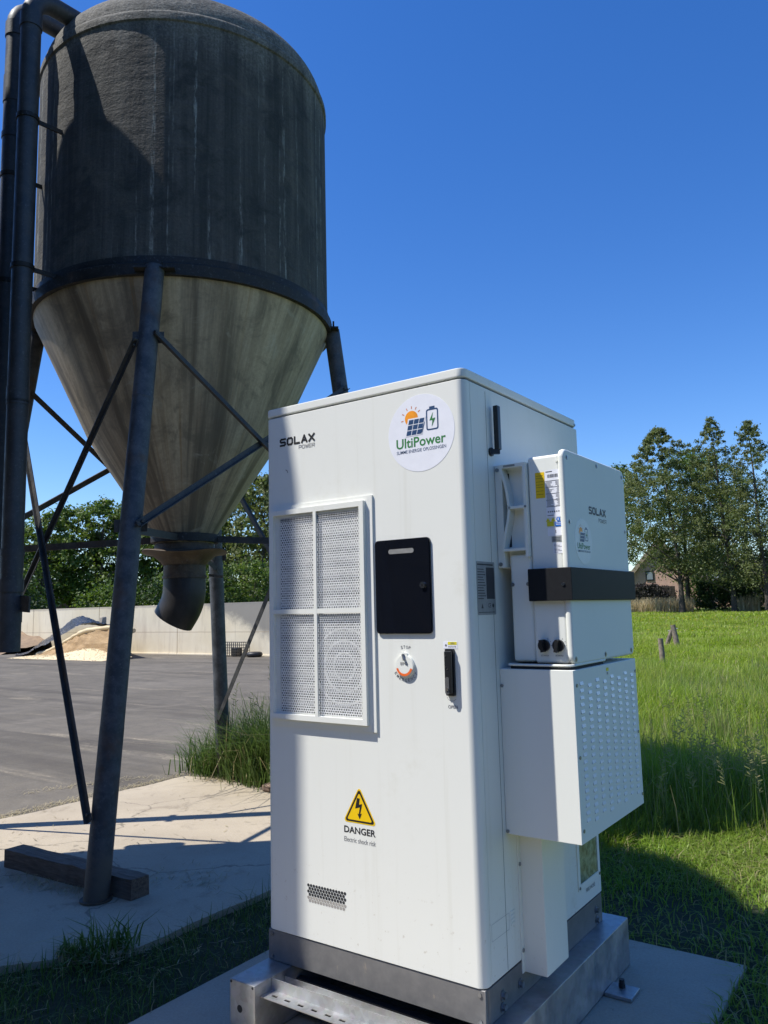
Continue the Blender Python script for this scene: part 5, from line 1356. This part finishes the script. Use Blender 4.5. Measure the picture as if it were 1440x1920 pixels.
bush('bush', 'large bush at the right edge under the alders', 1440, 71, 2.3, 4.6, 'leaf_alder', 84, n=80)
bush('bush', 'low scrubby bush left of the thin alder trunk', 1345, 73, 1.9, 2.6, 'leaf_dark', 85, n=56)
bush('bush', 'bramble bush beyond the right edge of the photo', 1500, 72, 2.2, 3.2, 'leaf_oak', 86, n=36)
# clipped copper hedge in front of the house
hr = thing('copper_hedge', 'dark clipped copper hedge in front of the gabled house', 'hedge', gpoint(1225, 76))
r = np.random.default_rng(90); a = Vector(gpoint(1150, 76)); b = Vector(gpoint(1268, 76)); hz = ztop(1220, 1094, 76); n = 220
t = r.uniform(0, 1, n); C = np.stack([a.x + (b.x - a.x) * t, a.y + (b.y - a.y) * t + r.uniform(-.4, .4, n), a.z + r.uniform(.05, 1, n) * (hz - a.z - .15)], 1) - np.array(hr.location)
V, F = leaf_cloud(C, np.full(n, .38), 60, .2, r); mesh_np('foliage', V, F, M['leaf_hedge'], hr)
mb = MB(); d_ = (b - a).normalized(); 
mb.bar(a + Vector((0, 0, (hz - a.z) / 2 - .1)), b + Vector((0, 0, (hz - a.z) / 2 - .1)), hz - a.z - .4, .6, (0, 0, 1)); mb.build('inner_wood', M['bark'], hr, 0)
# pale reeds in front of the hedge
n = 2600; t = rng.uniform(0, 1, n); P = []
for tt in t:
    px = 1150 + 150 * tt; q = gpoint(px, 71 + rng.uniform(-1, 1)); P.append(q)
for k in range(500): P.append(gpoint(rng.uniform(1385, 1425), 70 + rng.uniform(-.6, .6)))
P = np.array(P); V, F = blades(P, rng.uniform(.7, 1.5, len(P)), rng.uniform(.03, .06, len(P)), .25, rng); o = mesh_np('dry_reeds', V, F, M['reed']); tag(o, None, None, None, 'stuff')

# house behind the hedge
def house():
    d = 92; c = at(1240, 1100, d); g = ground_z(c.x, c.y)
    root = thing('gabled_house', 'pink rendered house with a steep gable behind the dark hedge', 'house', (c.x, c.y, g))
    f = Vector((c.x - CAM.x, c.y - CAM.y, 0)).normalized(); rt = Vector((f.y, -f.x, 0))
    def w(u, v, z): q = c + rt * u + f * v; return (q.x, q.y, g + z)
    hw, ez, az, dp = 4.1, 2.6, 7.5, 9.0
    pink = simple('pink render', (.62, .4, .32), .9, 0, .08, 3); tile = simple('dark roof tiles', (.09, .08, .075), .85, 0, .25, 6, .3)
    mb = MB(); mb.add([w(-hw, 0, 0), w(hw, 0, 0), w(hw, 0, ez), w(0, 0, az), w(-hw, 0, ez), w(-hw, dp, 0), w(hw, dp, 0), w(hw, dp, ez), w(0, dp, az), w(-hw, dp, ez)], [(0, 1, 2, 3, 4), (9, 8, 7, 6, 5), (0, 4, 9, 5), (1, 6, 7, 2)]); mb.build('wall', pink, root, 0)
    for s in (-1, 1):
        rf = MB(); rf.add([w(s * (hw + .4), -.3, ez - .55), w(0, -.3, az + .08), w(0, dp + .3, az + .08), w(s * (hw + .4), dp + .3, ez - .55), w(s * (hw + .4), -.3, ez - .3), w(0, -.3, az + .33), w(0, dp + .3, az + .33), w(s * (hw + .4), dp + .3, ez - .3)], [(0, 1, 2, 3), (4, 7, 6, 5), (0, 4, 5, 1), (3, 2, 6, 7), (0, 3, 7, 4)])
        ro = rf.build('roof', tile, root, 0)
        bb = MB(); bb.bar(w(s * (hw + .42), -.36, ez - .45), w(0, -.36, az + .2), .42, .08, (0, 0, 1)); bb.build('barge_board', simple('tan barge board', (.35, .28, .2), .7), ro, 0)
    dm = MB(); p0 = w(-hw - .9, 3, 3.2); 
    vs = [w(-hw - .7, 2, 2.8), w(-hw + 1.2, 2, 2.8), w(-hw + 1.2, 2, 4.4), w(-hw - .7, 2, 4.3), w(-hw - .7, 5, 2.8), w(-hw + 1.2, 5, 2.8), w(-hw + 1.2, 5, 4.4), w(-hw - .7, 5, 4.3)]
    dm.add(vs, [(0, 1, 2, 3), (3, 2, 6, 7), (0, 3, 7, 4), (1, 5, 6, 2)]); dm.build('dormer', tile, root, 0)
    u0 = ((1222 - 1240) / 1466.28) * d * 1.0; z0 = at(1222, 1089, d).z - g; z1 = at(1222, 1070, d).z - g
    fr = MB(); fr.add([w(u0 - .45, -.06, z0), w(u0 + .45, -.06, z0), w(u0 + .45, -.06, z1), w(u0 - .45, -.06, z1)], [(0, 1, 2, 3)]); fo = fr.build('window', simple('dark window frame', (.03, .03, .03), .5), root, 0)
    pa = MB(); pa.add([w(u0 - .3, -.09, z0 + .15), w(u0 + .3, -.09, z0 + .15), w(u0 + .3, -.09, z1 - .15), w(u0 - .3, -.09, z1 - .15)], [(0, 1, 2, 3)]); pa.build('pane', simple('window glass', (.25, .3, .34), .1), fo, 0)
    # low side wing with a skylight
    vs = [w(4.2, 2, 0), w(11.5, 2, 0), w(11.5, 2, 2.4), w(4.2, 2, 2.4), w(4.2, 5.5, 5.2), w(11.5, 5.5, 5.2), w(4.2, 9, 0), w(11.5, 9, 0)]
    wg = MB(); wg.add(vs, [(0, 1, 2, 3), (1, 7, 5, 2), (0, 3, 4, 6)]); wg.build('side_wing', pink, root, 0)
    wr = MB(); wr.add([w(4.0, 1.6, 2.1), w(11.7, 1.6, 2.1), w(11.7, 5.5, 5.3), w(4.0, 5.5, 5.3)], [(0, 1, 2, 3)]); wro = wr.build('roof', tile, root, 0)
    sk = MB(); sk.add([w(5.0, 2.5, 2.95), w(6.2, 2.5, 2.95), w(6.2, 3.7, 3.93), w(5.0, 3.7, 3.93)], [(0, 1, 2, 3)]); sk.build('skylight', simple('skylight glass', (.4, .45, .5), .1), wro, 0)
house()
# dark brick house glimpsed below the left-hand trees
def cottage():
    d = 75; c = at(72, 1125, d); root = thing('brick_house', 'low brick house glimpsed under the trees left of the heap', 'house', (c.x, c.y, 0))
    f = Vector((c.x - CAM.x, c.y - CAM.y, 0)).normalized(); rt = Vector((f.y, -f.x, 0))
    def w(u, v, z): q = c + rt * u + f * v; return (q.x, q.y, z)
    br = simple('dark brick', (.12, .07, .055), .9, 0, .3, 9, .3)
    mb = MB(); mb.add([w(-4, 0, 0), w(3, 0, 0), w(3, 0, 3.2), w(-4, 0, 3.2), w(-4, 5, 0), w(3, 5, 0), w(3, 5, 3.2), w(-4, 5, 3.2)], [(0, 1, 2, 3), (1, 5, 6, 2), (0, 3, 7, 4), (4, 7, 6, 5)]); mb.build('wall', br, root, 0)
    mb = MB(); mb.add([w(-4.3, -.4, 3.1), w(3.3, -.4, 3.1), w(3.3, 2.5, 5), w(-4.3, 2.5, 5), w(-4.3, 5.4, 3.1), w(3.3, 5.4, 3.1)], [(0, 1, 2, 3), (3, 2, 5, 4)]); mb.build('roof', M['dark'], root, 0)
    mb = MB(); mb.add([w(-1, -.05, 1.9), w(.1, -.05, 1.9), w(.1, -.05, 2.9), w(-1, -.05, 2.9)], [(0, 1, 2, 3)]); fo = mb.build('window', simple('white window frame', (.7, .7, .68), .6), root, 0)
    mb = MB(); mb.add([w(-.85, -.08, 2.0), w(-.05, -.08, 2.0), w(-.05, -.08, 2.8), w(-.85, -.08, 2.8)], [(0, 1, 2, 3)]); mb.build('pane', simple('dim window glass', (.1, .12, .14), .1), fo, 0)
cottage()
# far wood closing the horizon
def far_wood():
    r = np.random.default_rng(99); C = []
    for k in range(1500):
        ang = math.radians(r.uniform(-100, 30)); d = r.uniform(130, 175); x, y = CAM.x + d * math.sin(ang), CAM.y + d * math.cos(ang)
        C.append((x, y, ground_z(x, y) + r.uniform(0, 5.5)))
    V, F = leaf_cloud(np.array(C), r.uniform(1.5, 3, len(C)), 34, 1.1, r); o = mesh_np('far_wood', V, F, M['leaf_dark']); tag(o, None, None, None, 'stuff')
far_wood()
# old field posts
def fpost(px, py, d, h, rad, lean, label):
    g = at(px, py, d); z = ground_z(g.x, g.y); root = thing('fence_post', label, 'fence post', (g.x, g.y, z))
    mb = MB(); mb.tube([(g.x, g.y, z - .1), (g.x + lean * .5, g.y, z + h * .5), (g.x + lean, g.y, z + h)], [rad * 1.05, rad, rad * .92], 9); mb.build('post', M['post'], root, 40)
    return root, g, z
fpost(1244, 1245, 18.9, .72, .062, -.03, 'plain upright grey fence post standing in the meadow')
rt_, g, z = fpost(1272, 1213, 25, .78, .08, -.12, 'forked leaning fence post with an insulator farther out in the meadow')
mb = MB(); mb.tube([(g.x - .42, g.y, z - .05), (g.x - .16, g.y, z + .62)], [.07, .06], 8); mb.build('strut', M['post'], rt_, 40)
mb = MB(); mb.tube([(g.x - .17, g.y, z + .6), (g.x - .27, g.y, z + .6)], .018, 8); mb.build('insulator', M['slot_grey'], rt_, 40)
mb = MB(); mb.tube([(g.x - .06, g.y, z + .66), (g.x + .02, g.y, z + .67)], .018, 8); mb.build('insulator', M['slot_grey'], rt_, 40)
